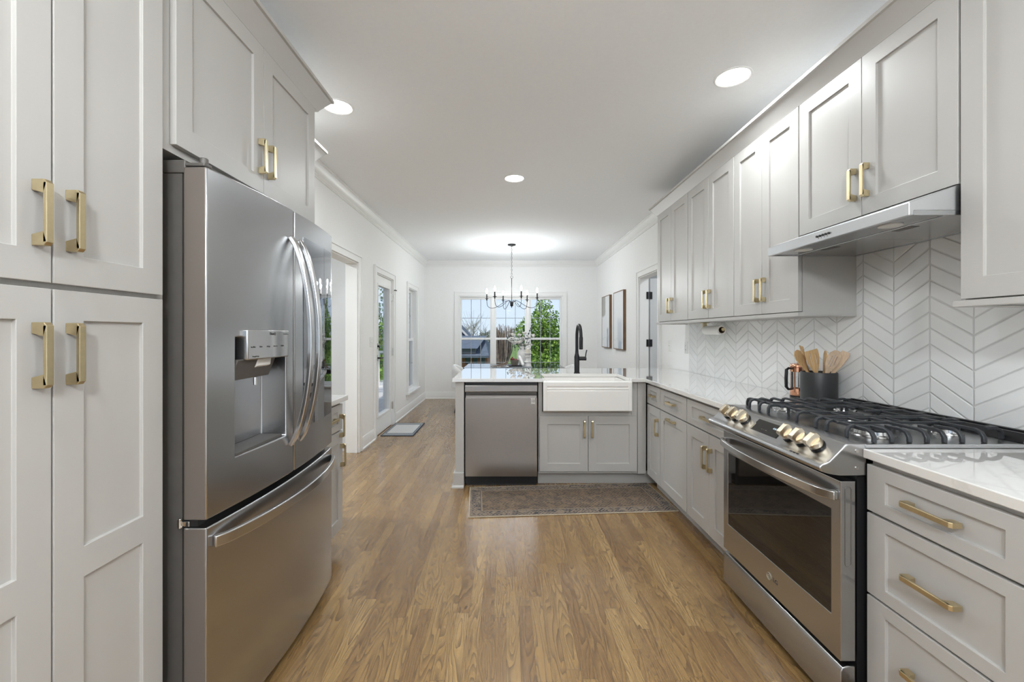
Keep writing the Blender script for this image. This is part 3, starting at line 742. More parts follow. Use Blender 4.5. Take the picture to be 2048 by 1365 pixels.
# right base run, far part
def rbase(label, ya, yb, fronts):
    r = cabinet('base_cabinet', label, 'cabinet', (XB, ya, 0), RZR, ya - yb, XR - XB - .002, 0, .883, toe=True)
    for f in fronts: front(r, *f)
    return r
rbase('narrow greige base cabinet in the corner by the sink, a small drawer over one door', 3.545, 3.246,
      [('drawer', .004, .297, .712, .865, ('h', .150, .79, .10)), ('door', .004, .297, .115, .703, ('v', .262, .560))])
rbase('greige base cabinet with a pull across the top of its single wide door', 3.245, 2.766,
      [('drawer', .003, .476, .712, .865, ('h', .24, .79)), ('door', .003, .476, .115, .703, ('h', .24, .668))])
rbase('greige base cabinet beside the range, one drawer over two doors', 2.765, 2.158,
      [('drawer', .003, .604, .712, .865, ('h', .303, .79)), ('door', .003, .303, .115, .703, ('v', .272, .560)), ('door', .303, .604, .115, .703, ('v', .336, .560))])
r = cabinet('base_cabinet', 'nearest greige base cabinet with three stacked drawers, right of the range', 'cabinet', (XB, 1.385, 0), RZR, .455, XR - XB - .002, 0, .883, toe=True)
front(r, 'drawer', .0, .452, .717, .866, ('h', .217, .7935, .150))
front(r, 'drawer', .0, .452, .448, .708, ('h', .217, .578, .150))
front(r, 'drawer', .0, .452, .115, .440, ('h', .217, .30, .150))
r = cabinet('base_cabinet', 'greige base cabinet at the photo edge beside the three-drawer cabinet', 'cabinet', (XB, .929, 0), RZR, .62, XR - XB - .002, 0, .883, toe=True)
front(r, 'drawer', .003, .617, .717, .866, ('h', .31, .7935, .150)); front(r, 'door', .003, .31, .115, .708); front(r, 'door', .31, .617, .115, .708)
o = MB().prism([(1.172, .28), (XR - .007, .28), (XR - .007, 1.389), (1.172, 1.389)], 'z', .884, .914).build('countertop', M_quartz, bevel=.003, smooth=0)
recentre(o); single(o, 'near white quartz countertop over the drawer cabinet, right of the range', 'countertop')

# peninsula: sink base, end panel, back panel, filler
YI = 3.558
sb = thing('sink_cabinet', 'greige sink base cabinet with two doors under the farmhouse sink', 'cabinet', (.272, YI, 0), 0, local=True)
m = MB()
m.box(0, .838, .085, .10, 0, .105)
m.build('toe_kick', M_cab, sb, smooth=0)
m = MB().box(0, .030, .021, .6, .105, .883).box(.788, .838, .021, .6, .105, .883).box(.030, .788, .021, .6, .105, .598).box(.030, .788, .021, .04, .598, .630)
m.box(.012, .030, .012, .021, .606, .883).box(.788, .806, .012, .021, .606, .883)
m.build('cabinet_body', M_cab, sb, bevel=.001, seg=1, smooth=0)
front(sb, 'door', .008, .4175, .128, .594, ('v', .384, .488, .142)); front(sb, 'door', .4185, .832, .128, .594, ('v', .450, .488, .142))
o = MB().box(1.111, XB - .0015, YI + .010, YI + .05, .105, .883).box(1.111, XR - .1, YI + .085, YI + .10, 0, .105).build('corner_filler', M_cab, smooth=0)
recentre(o); single(o, 'plain greige filler panel in the corner between sink and right cabinets', 'panel')
ep = thing('end_panel', 'greige end panel closing the left end of the peninsula, left of the dishwasher', 'panel', (-.39, 3.9, 0))
MB().box(-.428, -.355, 3.545, 4.25, 0, .883).build('panel', M_cab, ep, bevel=.0015, seg=1, smooth=0)
BB2 = [(0.0, 0.0), (0.030, 0.0), (0.030, 0.010), (0.016, 0.022), (0.016, .122), (0.0, .124)]
MB().sweep(BB2, [(-.355, 3.5449), (-.428, 3.5449), (-.428, 4.25)][::-1]).build('baseboard', M_cab, ep, smooth=0)
o = MB().box(-.354, XR - .002, 4.20, 4.25, 0, .883).build('back_panel', M_cab, smooth=0)
recentre(o); single(o, 'greige back panel of the peninsula facing the dining table', 'panel')

# L-shaped worktop
poly = [(-.452, 3.527), (.3055, 3.527), (.3055, 3.577), (.324, 3.577), (.324, 3.956), (1.034, 3.956), (1.034, 3.577), (1.0445, 3.577), (1.0445, 3.527), (1.157, 3.527), (1.157, 2.157), (XR - .007, 2.157), (XR - .007, 4.578), (-.452, 4.578)]
o = MB().prism(poly, 'z', .884, .914).build('countertop', M_quartz, bevel=.003, smooth=0)
recentre(o); single(o, 'large L-shaped white quartz countertop over the sink, dishwasher and far right cabinets', 'countertop')

# backsplash
o = MB().box(XR - .006, XR - .0005, .2, 4.118, .914, 1.384).box(XR - .006, XR - .0005, 1.392, 2.153, 1.384, 1.787).build('backsplash', M_tile, smooth=0)
single(o, 'glossy white chevron tile backsplash on the right wall', 'backsplash')

# ------------------------------------------------------------------ farmhouse sink
sk = thing('farmhouse_sink', 'white farmhouse apron sink set into the peninsula', 'sink', (.675, 3.7, .643))
x0, x1 = .307, 1.043
prof = [(3.500, .650), (3.507, .643), (3.575, .643), (3.575, .8925), (3.508, .8925), (3.500, .886), (3.500, .852), (3.5055, .849), (3.5055, .836), (3.500, .833), (3.500, .825), (3.503, .822), (3.503, .818), (3.500, .815)]
m = MB().prism(prof, 'x', x0 + .03, x1 - .03)
pe = [(3.500, .650), (3.507, .643), (3.575, .643), (3.575, .8925), (3.508, .8925), (3.500, .886)]
m.prism(pe, 'x', x0, x0 + .03).prism(pe, 'x', x1 - .03, x1)
m.build('apron', M_sink, sk, bevel=.004, seg=3, smooth=40)
m = MB()
zt, zb = .882, .66
m.box(x0 + .004, x0 + .022, 3.576, 3.99, zb, zt).box(x1 - .022, x1 - .004, 3.576, 3.99, zb, zt).box(x0 + .022, x1 - .022, 3.965, 3.99, zb, zt).box(x0 + .022, x1 - .022, 3.576, 3.965, zb, zb + .02)
m.build('basin', M_sink, sk, bevel=.003, smooth=0)

# faucet
fc = thing('faucet', 'black pull-down kitchen faucet behind the sink', 'faucet', (.672, 4.02, .914))
fx, fy = .672, 4.02
m = MB().lathe([(.029, .914), (.029, .920), (.0245, .922), (.0245, 1.070), (.022, 1.080), (.0165, 1.100), (.0155, 1.13)], (fx, fy, 0), n=28)
m.build('faucet_body', M_mblack, fc, smooth=40)
pts = [(fx, fy, 1.12), (fx, fy, 1.24)]
for k in range(13):
    a = pi * k / 12; pts.append((fx, fy - .11 + .11 * cos(a), 1.258 + .11 * sin(a)))
m = MB().tube(pts, .0145, 14)
m.build('spout', M_mblack, fc, smooth=60)
MB().lathe([(.0150, 1.262), (.0175, 1.25), (.0175, 1.150), (.014, 1.147)], (fx, fy - .22, 0), n=20).build('spray_head', M_mblack, fc, smooth=40)
m = MB().cyl((fx + .02, fy, 1.052), (fx + .088, fy, 1.052), .019, 20).bar([(fx + .082, fy, 1.068), (fx + .086, fy, 1.10), (fx + .094, fy, 1.135)], (0, 1, 0), .011, .009)
m.build('faucet_handle', M_mblack, fc, smooth=40)

# ------------------------------------------------------------------ dishwasher
dw = thing('dishwasher', 'stainless steel dishwasher in the peninsula, left of the sink', 'dishwasher', (-.042, 3.8, 0))
a, b = -.347, .262
MB().box(a, b, 3.585, 4.15, .03, .882).build('tub', M_black, dw, smooth=0)
MB().box(a + .002, b - .002, 3.580, 3.585, .862, .882).build('top_strip', M_black, dw, smooth=0)
MB().prism([(3.542, .752), (3.542, .09), (3.584, .09), (3.584, .752)], 'x', a + .002, b - .002).build('door_panel', M_steelh, dw, bevel=.003, smooth=0)
MB().prism([(3.542, .857), (3.538, .850), (3.538, .805), (3.542, .799), (3.56, .799), (3.584, .857)], 'x', a + .002, b - .002).build('handle_bar', M_steelh, dw, bevel=.001, seg=1, smooth=0)
MB().prism([(3.542, .7525), (3.584, .7525), (3.584, .7985), (3.578, .7985), (3.574, .785), (3.545, .768)], 'x', a + .008, b - .008).build('pocket_recess', M_dwp, dw, smooth=0)
k = MB().box(a, b, 3.600, 3.62, .012, .088).box(a + .01, b - .01, 3.60, 3.64, 0, .012)
kk = k.build('kick_plate', M_black, dw, smooth=0)
for xx in (a + .04, b - .045): MB().cyl((xx, 3.600, .058), (xx, 3.597, .058), .007, 12).build('screw', M_chrome, kk, smooth=40)
st = MB().box(.207, .241, 3.5412, 3.542, .700, .748).build('warranty_sticker', mat('sticker_silver', (.62, .60, .57), .4), dw, smooth=0)
text_mesh('sticker_number', '10', .030, basis((.224, 3.5410, .722), (1, 0, 0), (0, 0, 1)), M_ink, st)
text_mesh('sticker_text', 'YEAR', .008, basis((.224, 3.5410, .742), (1, 0, 0), (0, 0, 1)), M_ink, st)

# ------------------------------------------------------------------ gas range
RY0, RY1 = 1.397, 2.148
rg = thing('gas_range', 'stainless steel slide-in gas range with black grates and six champagne knobs', 'range', (1.45, 1.772, 0))
MB().box(1.165, 1.76, RY0 + .006, RY1 - .006, .03, .905).build('body', M_black, rg, smooth=0)
for xx in (1.22, 1.70):
    for yy in (RY0 + .05, RY1 - .05): MB().cyl((xx, yy, 0), (xx, yy, .03), .018, 12).build('leveling_foot', M_black, rg, smooth=40)
# warming drawer
MB().prism([(1.105, .038), (1.105, .170), (1.112, .186), (1.128, .190), (1.155, .190), (1.155, .038)], 'y', RY0, RY1).build('lower_drawer', M_steel, rg, bevel=.003, smooth=30)
# oven door: slab built on its side: local x = -y
def oven_door():
    d = MB(); x0, x1 = 1.105, 1.155
    ys = [RY0, 1.438, 2.107, RY1]; zs = [.207, .341, .697, .803]
    s = MB().slab(ys, zs, lambda i, j: i == 1 and j == 1, x0, x0 + .004, x1)
    s.v = [(v[1], v[0], v[2]) for v in s.v]
    do = s.build('oven_door', M_steel, rg, bevel=.0025, seg=2, smooth=0)
    MB().box(x0 + .0015, x0 + .0042, 1.4385, 2.1065, .3415, .6965).build('door_glass', M_bglass, do, bevel=.001, smooth=0)
    # handle: bowed bar with flattened ends
    pts = []; n = 22
    for k in range(n + 1):
        t = k / n; y = 1.405 + (2.140 - 1.405) * t; s_ = 1 - (2 * t - 1) ** 2
        pts.append((x0 - .010 - .052 * s_ ** .55, y, .752))
    h = MB().bar(pts, (0, 0, 1), .030, .014)
    h.box(x0, x0 - .018, 1.405, 1.425, .737, .767).box(x0, x0 - .018, 2.120, 2.140, .737, .767)
    h.build('door_handle', M_steel2, do, bevel=.003, smooth=30)
    # vent outline on the door's near edge
    v = MB(); rr = .0014; a0, a1, c0, c1 = 1.120, 1.140, .52, .785; pp = []
    for cx, cz, s0 in ((1.130, c1 - .01, 0), (1.130, c0 + .01, pi)):
        for k in range(9): pp.append((cx + .010 * cos(s0 + pi * k / 8), RY0 - .0003, cz + .010 * sin(s0 + pi * k / 8)))
    pp.append(pp[0]); v.tube(pp, rr, 6, cap=False); v.build('edge_vent', M_steeld, do, smooth=60)
    text_mesh('logo', 'LG', .026, basis((x0 - .0004, 1.735, .272), (0, -1, 0), (0, 0, 1)), M_ink, do)
    lg = MB(); cy, cz = 1.775, .272; ring = [(x0 - .0012, cy + .014 * cos(2 * pi * k / 28), cz + .014 * sin(2 * pi * k / 28)) for k in range(29)]
    lg.tube(ring, .0013, 6, cap=False); lg.tube([(x0 - .0012, cy, cz + .007), (x0 - .0012, cy, cz - .006), (x0 - .0012, cy - .006, cz - .006)], .001, 5); lg.sphere((x0 - .0012, cy + .006, cz + .004), .0016, 6, 4)
    lg.build('logo_ring', M_inkl, do, smooth=60)
oven_door()
# control panel
PF = [(1.185, .9295), (1.130, .930), (1.116, .926), (1.062, .872), (1.052, .866), (1.038, .862), (1.030, .855), (1.029, .846), (1.036, .837), (1.062, .829), (1.095, .8235), (1.185, .8235)]
cp = MB().prism(PF, 'y', 1.388, 2.156).build('control_panel', M_steel, rg, bevel=.004, seg=3, smooth=40)
for zz, xx in ((.906, 1.152), (.850, 1.152)): MB().cyl((xx, 1.388, zz), (xx, 1.3855, zz), .0055, 14).build('screw', M_steel2, cp, smooth=40)
nrm = Vector((-1, 0, 1)).normalized(); tan = Vector((1, 0, 1)).normalized(); mid = Vector((1.089, 0, .899))
def on_panel(y, t, off=0.0): return mid + Vector((0, y, 0)) + tan * t + nrm * off
def knob(y):
    c = on_panel(y, 0, 0); m = MB()
    m.lathe([(.0215, 0), (.0215, .006), (.0255, .007), (.0255, .020), (.0235, .0235)], c, nrm, 32)
    # grip bar, waisted along the slope direction
    w, L = .0105, .0265
    vs = []
    for a, hgt in ((-1, .022), (1, .022)): pass
    for s_ in (-1, 1):
        for t, z in ((-L, .0225), (-L, .040), (-L * .72, .046), (L * .72, .046), (L, .040), (L, .0225)):
            vs.append(c + Vector((0, s_ * w, 0)) + tan * t + nrm * z)
    m.add(vs, [(0, 1, 2, 3, 4, 5), (11, 10, 9, 8, 7, 6)] + [(i, i + 6, (i + 1) % 6 + 6, (i + 1) % 6) for i in range(6)])
    k = m.build('knob', M_knob, rg, bevel=.001, seg=2, smooth=35)
    MB().cyl(c + nrm * .0002, c + nrm * .0030, .0275, 32).build('knob_skirt', M_black, k, smooth=40)
    ym = MB(); p = c + tan * .021 + nrm * .046; ym.add([p + Vector((0, -.001, 0)) - tan * .010, p + Vector((0, .001, 0)) - tan * .010, p + Vector((0, .001, 0)) - tan * .002, p + Vector((0, -.001, 0)) - tan * .002], [(0, 1, 2, 3)])
    return k
for y in (2.062, 1.998, 1.925, 1.622, 1.553, 1.478): knob(y)
dp = MB(); q = [on_panel(1.672, -.031, .0004), on_panel(1.852, -.031, .0004), on_panel(1.845, .026, .0004), on_panel(1.672, .026, .0004)]
q2 = [p + nrm * .0016 for p in q]
dp.add(q + q2, [(0, 1, 2, 3), (7, 6, 5, 4), (0, 4, 5, 1), (1, 5, 6, 2), (2, 6, 7, 3), (3, 7, 4, 0)])
dpo = dp.build('display', M_bglass, rg, smooth=0)
text_mesh('display_digits', '4:56', .012, basis(on_panel(1.715, .004, .0024), (0, -1, 0), tan), M_disp, dpo)
text_mesh('display_keys', '···  ··  ····', .011, basis(on_panel(1.765, -.016, .0024), (0, -1, 0), tan), M_inkl, dpo)
for yy in (1.545, 1.528, 1.511):
    m = MB(); c = Vector((1.0415, yy, .8632)); m.box(c.x - .004, c.x + .004, yy - .006, yy + .006, c.z + .0002, c.z + .0006)
    m.build('icon_print', M_ink, cp, smooth=0)
# cooktop
MB().box(1.178, 1.772, 1.386, 2.158, .9145, .9285).build('cooktop', M_steel, rg, bevel=.003, seg=2, smooth=0)
def burner(x, y, r):
    m = MB().lathe([(r * 1.25, .929), (r * 1.2, .934), (r * .98, .936), (r * .95, .947), (r * .8, .949)], (x, y, 0), n=28)
    b_ = m.build('burner_base', M_steel2, rg, smooth=40)
    g = MB().lathe([(r * .93, .949), (r * .95, .953), (r * .9, .958), (r * .4, .959), (0.0001, .959)], (x, y, 0), n=28)
    g.build('burner_cap', M_iron, b_, smooth=40)
burner(1.315, 1.520, .056); burner(1.60, 1.535, .036); burner(1.45, 1.772, .042); burner(1.315, 1.985, .040); burner(1.60, 1.995, .036)
def grate(y0, y1, legs_front, near=False, far=False):
    m = MB(); z = .966; t = .010; xf, xb = 1.192, 1.700; w = .012
    def leg_x(y, x_in, front_=True):       # curved finger, foot on the tray edge, running inwards along x
        if front_: P = [(xf, y, .929), (xf + .001, y, .952), (xf + .008, y, .964), (xf + .024, y, .969), (x_in, y, .966)]
        else: P = [(xb, y, .929), (xb + .001, y, .948), (xb - .008, y, .962), (xb - .028, y, .968), (x_in, y, .966)]
        m.bar(P, (0, 1, 0), w, t)
    def leg_y(x, y_in, s):
        e = y0 + .002 if s < 0 else y1 - .002
        P = [(x, e, .929), (x, e - s * .0 , .946), (x, e - s * .009, .961), (x, e - s * .026, .967), (x, y_in, .966)]
        m.bar(P, (1, 0, 0), .013, t)
    yc = (y0 + y1) / 2
    if near or far:
        s = -1 if near else 1
        ins = y1 - .012 if near else y0 + .012       # inner rail, next to the centre grate
        for k in range(7):
            x = 1.222 + .0585 * k + (.0 if k < 6 else .015)
            stop = yc - s * (-.030) if k % 3 else ins
            leg_y(x, stop, s)
        m.box(xf + .01, xb - .01, ins - .005, ins + .005, z - .006, z + .004)
        for xq in (1.315, 1.46, 1.60): m.box(xq - .005, xq + .005, min(ins, yc + s * -.028), max(ins, yc + s * -.028), z - .005, z + .004)
        m.box(xf + .02, xb - .02, yc - .0045 - s * .028, yc + .0045 - s * .028, z - .005, z + .004)
        for yy in legs_front: leg_x(yy, 1.270)
        for yy in (yc - .07, yc + .07): leg_x(yy, 1.645, False)
        for xq in (1.40, 1.52): m.box(xq - .004, xq + .004, ins - .004, ins + .004, .929, z)
    else:
        for ry in (y0 + .012, y1 - .012):
            m.box(xf + .03, xb - .03, ry - .005, ry + .005, z - .006, z + .004)
            for xq in (1.26, 1.38, 1.52, 1.66): m.box(xq - .005, xq + .005, ry - .005, ry + .005, .929, z)
        for xq in (1.245, 1.33, 1.385, 1.515, 1.57, 1.66):
            if abs(xq - 1.45) > .10: m.box(xq - .0045, xq + .0045, y0 + .012, y1 - .012, z - .005, z + .004)
            else:
                m.box(xq - .0045, xq + .0045, y0 + .012, y0 + .06, z - .005, z + .004); m.box(xq - .0045, xq + .0045, y1 - .06, y1 - .012, z - .005, z + .004)
        for yy in legs_front: leg_x(yy, 1.40)
        leg_x(yc, 1.50, False)
        for xq in (1.30, 1.60): m.box(xq - .03, xq + .03, yc - .0045, yc + .0045, z - .005, z + .0045)
    m.build('grate', M_iron, rg, bevel=.0018, seg=2, smooth=40)
grate(1.402, 1.640, (1.480, 1.575, 1.628), near=True)
grate(1.646, 1.898, (1.735,))
grate(1.904, 2.142, (1.922, 1.990, 2.070), far=True)
# raised black vent along the back
m = MB()
px0, px1 = 1.700, 1.772
m.prism([(px0, .929), (px0 + .022, .958), (px0 + .030, .960), (px0 + .030, .929)], 'y', 1.390, 2.154)
m.prism([(px1 - .018, .929), (px1 - .018, .962), (px1, .962), (px1, .929)], 'y', 1.390, 2.154)
ny = 6
for k in range(ny + 1):
    yy = 1.390 + (2.154 - 1.390) * k / ny; w = .014
    ya, yb = max(1.390, yy - w), min(2.154, yy + w); m.box(px0 + .030, px1 - .018, ya, yb, .929, .9605)
m.box(px0 + .030, px1 - .018, 1.404, 2.140, .929, .936)
m.build('rear_vent', M_mblack, rg, bevel=.0015, seg=1, smooth=0)

# ------------------------------------------------------------------ range hood
hd = thing('range_hood', 'slim stainless under-cabinet range hood above the gas range', 'range hood', (1.55, 1.772, 1.68))
HY0, HY1 = 1.395, 2.150
MB().prism([(1.330, 1.684), (1.330, 1.727), (1.498, 1.786), (1.782, 1.786), (1.782, 1.699), (1.345, 1.699), (1.345, 1.684)], 'y', HY0, HY1).build('hood_body', M_steell, hd, bevel=.0015, seg=1, smooth=0)
m = MB().box(1.345, 1.782, HY0, HY0 + .012, 1.684, 1.699).box(1.345, 1.782, HY1 - .012, HY1, 1.684, 1.699).box(1.770, 1.782, HY0 + .012, HY1 - .012, 1.684, 1.699).box(1.345, 1.465, HY0 + .012, HY1 - .012, 1.688, 1.699)
m.build('underside_rim', M_steel, hd, smooth=0)
for a, b in ((HY0 + .014, 1.768), (1.772, HY1 - .014)):
    fo = MB().box(1.468, 1.768, a, b, 1.686, 1.692).build('grease_filter', M_steel2, hd, bevel=.001, seg=1, smooth=0)
    c = (a + b) / 2; MB().box(1.485, 1.515, c - .04, c + .04, 1.6852, 1.6858).build('filter_latch', M_steeld, fo, smooth=0)
for yy in (1.545, 1.997):
    MB().lathe([(.036, 1.6878), (.036, 1.684), (.030, 1.683), (.0001, 1.683)][::-1], (1.405, yy, 0), n=28).build('hood_lamp', M_white, hd, smooth=40)
for k in range(5):
    yy = 1.806 - .0165 * k; MB().cyl((1.330, yy, 1.706), (1.325, yy, 1.706), .0046, 14).build('hood_button', M_black, hd, smooth=40)
for k in range(4):
    yy = 1.800 - .0165 * k; MB().box(1.3297, 1.3301, yy - .002, yy + .002, 1.695, 1.698).build('button_icon', M_ink, hd, smooth=0)

# ------------------------------------------------------------------ refrigerator
FY0, FY1, FZB, FZ1 = 1.257, 2.163, .735, 1.790
FM = (FY0 + FY1) / 2
def fxs(y, pad=0.0): t = (y - FM) / ((FY1 - FY0) / 2); return -(.893 - .034 * (1 - t * t)) + pad
rf = thing('refrigerator', 'stainless steel French door refrigerator with water dispenser and dark glass panel', 'refrigerator', (-1.25, FM, 0))
MB().box(XL + .02, -.970, FY0 + .008, FY1 - .008, .03, 1.772).build('fridge_body', M_steeld, rf, smooth=0)
MB().box(XL + .08, -.985, FY0 + .03, FY1 - .03, 0, .03).build('fridge_base', M_black, rf, smooth=0)
def frange(a, b, n): return [a + (b - a) * k / n for k in range(n + 1)]
def curved(y0, y1, z0, z1, hole=None, n=14, back=-.962, pad=0.0):
    ys = frange(y0, y1, n)
    if hole: ys = sorted([y for y in ys if abs(y - hole[0]) > .004 and abs(y - hole[1]) > .004] + [hole[0], hole[1]])
    zs = [z0, hole[2], hole[3], z1] if hole else [z0, z1]
    m = MB(); ny, nz = len(ys), len(zs)
    idx = {}
    def V(x, i, j):
        k = (round(x, 5), i, j)
        if k not in idx: idx[k] = len(m.v); m.v.append((x, ys[i], zs[j]))
        return idx[k]
    def fr(i): return fxs(ys[i], pad)
    def isH(i, j): return bool(hole) and hole[0] - 1e-6 <= ys[i] and ys[i + 1] <= hole[1] + 1e-6 and j == 1
    def q(*a): m.f.append(a); m.mi.append(0)
    for i in range(ny - 1):
        for j in range(nz - 1):
            if not isH(i, j): q(V(fr(i), i, j), V(fr(i + 1), i + 1, j), V(fr(i + 1), i + 1, j + 1), V(fr(i), i, j + 1))
            q(V(back, i, j), V(back, i, j + 1), V(back, i + 1, j + 1), V(back, i + 1, j))
        for j, _ in ((0, 0), (nz - 1, 0)): q(V(fr(i), i, j), V(fr(i + 1), i + 1, j), V(back, i + 1, j), V(back, i, j))
    for i in (0, ny - 1):
        for j in range(nz - 1): q(V(fr(i), i, j), V(fr(i), i, j + 1), V(back, i, j + 1), V(back, i, j)); m.mi[-1] = 1
    if hole:
        i0, i1 = ys.index(hole[0]), ys.index(hole[1]); xb = back + .004
        for i in range(i0, i1):
            q(V(xb, i, 1), V(xb, i + 1, 1), V(xb, i + 1, 2), V(xb, i, 2))
            for j in (1, 2): q(V(fr(i), i, j), V(fr(i + 1), i + 1, j), V(xb, i + 1, j), V(xb, i, j))
        for i in (i0, i1): q(V(fr(i), i, 1), V(fr(i), i, 2), V(xb, i, 2), V(xb, i, 1))
    return m
ld = curved(FY0, FM - .004, FZB, FZ1, (1.371, 1.652, .894, 1.280)).build('fridge_door', (M_steel, M_fside), rf, bevel=.005, seg=3, smooth=40)
rd = curved(FM + .004, FY1, FZB, FZ1).build('fridge_door', (M_steel, M_fside), rf, bevel=.005, seg=3, smooth=40)
fz = curved(FY0, FY1, .045, .712, n=24).build('freezer_drawer', (M_steel, M_fside), rf, bevel=.005, seg=3, smooth=40)
MB().box(-.968, -.925, FY0 + .01, FY1 - .01, .713, .734).build('door_gasket', M_black, rf, smooth=0)
# dispenser: control housing, spout, drip tray, paddle
m = MB(); a, b = 1.400, 1.648
m.prism([(fxs(a) - .03, a + .0), (fxs(a) + .016, a + .004), (fxs(b) + .014, b - .004), (fxs(b) - .03, b)], 'z', 1.203, 1.305)
dpl = m.build('dispenser_panel', M_steel2, ld, bevel=.004, seg=2, smooth=40)
MB().prism([(-.954, 1.335 - .14), (-.954, 1.205), (-.872, 1.205), (-.900, 1.135)], 'y', 1.375, 1.600).build('dispenser_chute', M_steeld, ld, bevel=.003, smooth=0)
c = (1.485, 1.570)
m = MB().prism([(-.886, 1.202), (-.873, 1.202), (-.876, 1.178), (-.886, 1.172)], 'y', *c); m.build('dispenser_button', M_white, ld, bevel=.002, smooth=0)
MB().cyl((-.905, 1.52, 1.135), (-.905, 1.52, 1.108), .008, 14).build('water_nozzle', M_chrome, ld, smooth=40)
MB().box(-.957, -.950, 1.380, 1.45, .99, 1.13).build('ice_paddle', M_steeld, ld, bevel=.002, smooth=0)
MB().box(-.956, -.876, 1.374, 1.649, .8945, .902).build('drip_tray', M_steeld, ld, smooth=0)
n_ = Vector((fxs(1.6) - fxs(1.45), .15, 0)).normalized()
def ptxt(body, y, z, size, mt_=None):
    x = fxs(a) + .016 + (y - a - .004) / (b - a - .008) * ((fxs(b) + .014) - (fxs(a) + .016)) + .0006
    rgt = Vector(((fxs(b) + .014) - (fxs(a) + .016), b - a - .008, 0))
    return text_mesh('panel_lettering', body, size, basis((x, y, z), rgt, (0, 0, 1)), mt_ or M_ink, dpl)
ptxt('ThinQ', 1.540, 1.291, .014); ptxt('Smart Care', 1.622, 1.290, .006)
for k, w_ in enumerate(('Ice Plus', 'Filter', 'Fridge', 'Freezer', 'Wi-Fi')): ptxt(w_, 1.432 + .042 * k, 1.246, .0075)
ptxt('Energy Saving', 1.445, 1.214, .006)
# handles
def vhandle(yc, sgn, par):
    pts = []; n = 26
    for k in range(n + 1):
        t = k / n; z = .850 + (1.676 - .850) * t; s_ = 1 - (2 * t - 1) ** 2
        pts.append((fxs(yc) + .004 + .082 * s_ ** .75, yc, z))
    ws = [.020 + .010 * (1 - (2 * k / n - 1) ** 2) for k in range(n + 1)]
    m = MB().bar(pts, (0, 1, 0), ws, .018)
    return m.build('door_handle', M_steel2, par, bevel=.004, seg=3, smooth=40)
vhandle(FM - .036, -1, ld); vhandle(FM + .036, 1, rd)
pts = []; n = 28
for k in range(n + 1):
    t = k / n; y = 1.278 + (2.142 - 1.278) * t; s_ = 1 - (2 * t - 1) ** 2
    pts.append((fxs(y) + .006 + .050 * s_ ** .6, y, .662))
MB().bar(pts, (0, 0, 1), .036, .016).build('freezer_handle', M_steel2, fz, bevel=.004, seg=3, smooth=40)
# dark glass panel in the far door
ys = frange(1.79, 2.137, 12); m = MB(); nn = len(ys)
for y in ys: m.v += [(fxs(y) + .0004, y, .892), (fxs(y) + .0004, y, 1.700), (fxs(y) + .0022, y, .892), (fxs(y) + .0022, y, 1.700)]
for i in range(nn - 1):
    p, r_ = i * 4, i * 4 + 4
    for f in ((p + 2, r_ + 2, r_ + 3, p + 3), (p, p + 1, r_ + 1, r_), (p, r_, r_ + 2, p + 2), (p + 1, p + 3, r_ + 3, r_ + 1)): m.f.append(f); m.mi.append(0)
m.f += [(0, 2, 3, 1), (nn * 4 - 4, nn * 4 - 3, nn * 4 - 1, nn * 4 - 2)]; m.mi += [0, 0]
m.build('glass_panel', M_mirror, rd, smooth=40)
# hinge covers
MB().box(-1.03, -.958, FY0 + .004, FY0 + .05, 1.773, 1.812).prism([(-.958, FY0 + .002), (-.900, FY0 + .002), (-.895, FY0 + .03), (-.958, FY0 + .05)], 'z', 1.792, 1.803).cyl((-.915, FY0 + .022, 1.792), (-.915, FY0 + .022, 1.822), .012, 14).build('hinge_cover', M_steeld, rf, bevel=.003, smooth=30)
MB().box(-.972, -.945, FY0 + .002, FY0 + .04, .716, .731).cyl((-.968, FY0 - .004, .714), (-.968, FY0 - .004, .742), .006, 10).build('hinge_bracket', M_chrome, rf, bevel=.001, smooth=30)

# ------------------------------------------------------------------ utensil crock and utensils
CX, CY, CZ = 1.690, 2.285, .9145
ck = MB().lathe([(.0, 0), (.082, 0), (.0835, .004), (.0835, .166), (.082, .170), (.0795, .170), (.0785, .166), (.0785, .006), (.0, .006)], (CX, CY, CZ), n=48, cap=False).build('utensil_crock', M_crock, smooth=40)
recentre(ck); single(ck, 'matte black cylindrical utensil crock on the counter beyond the range', 'crock')

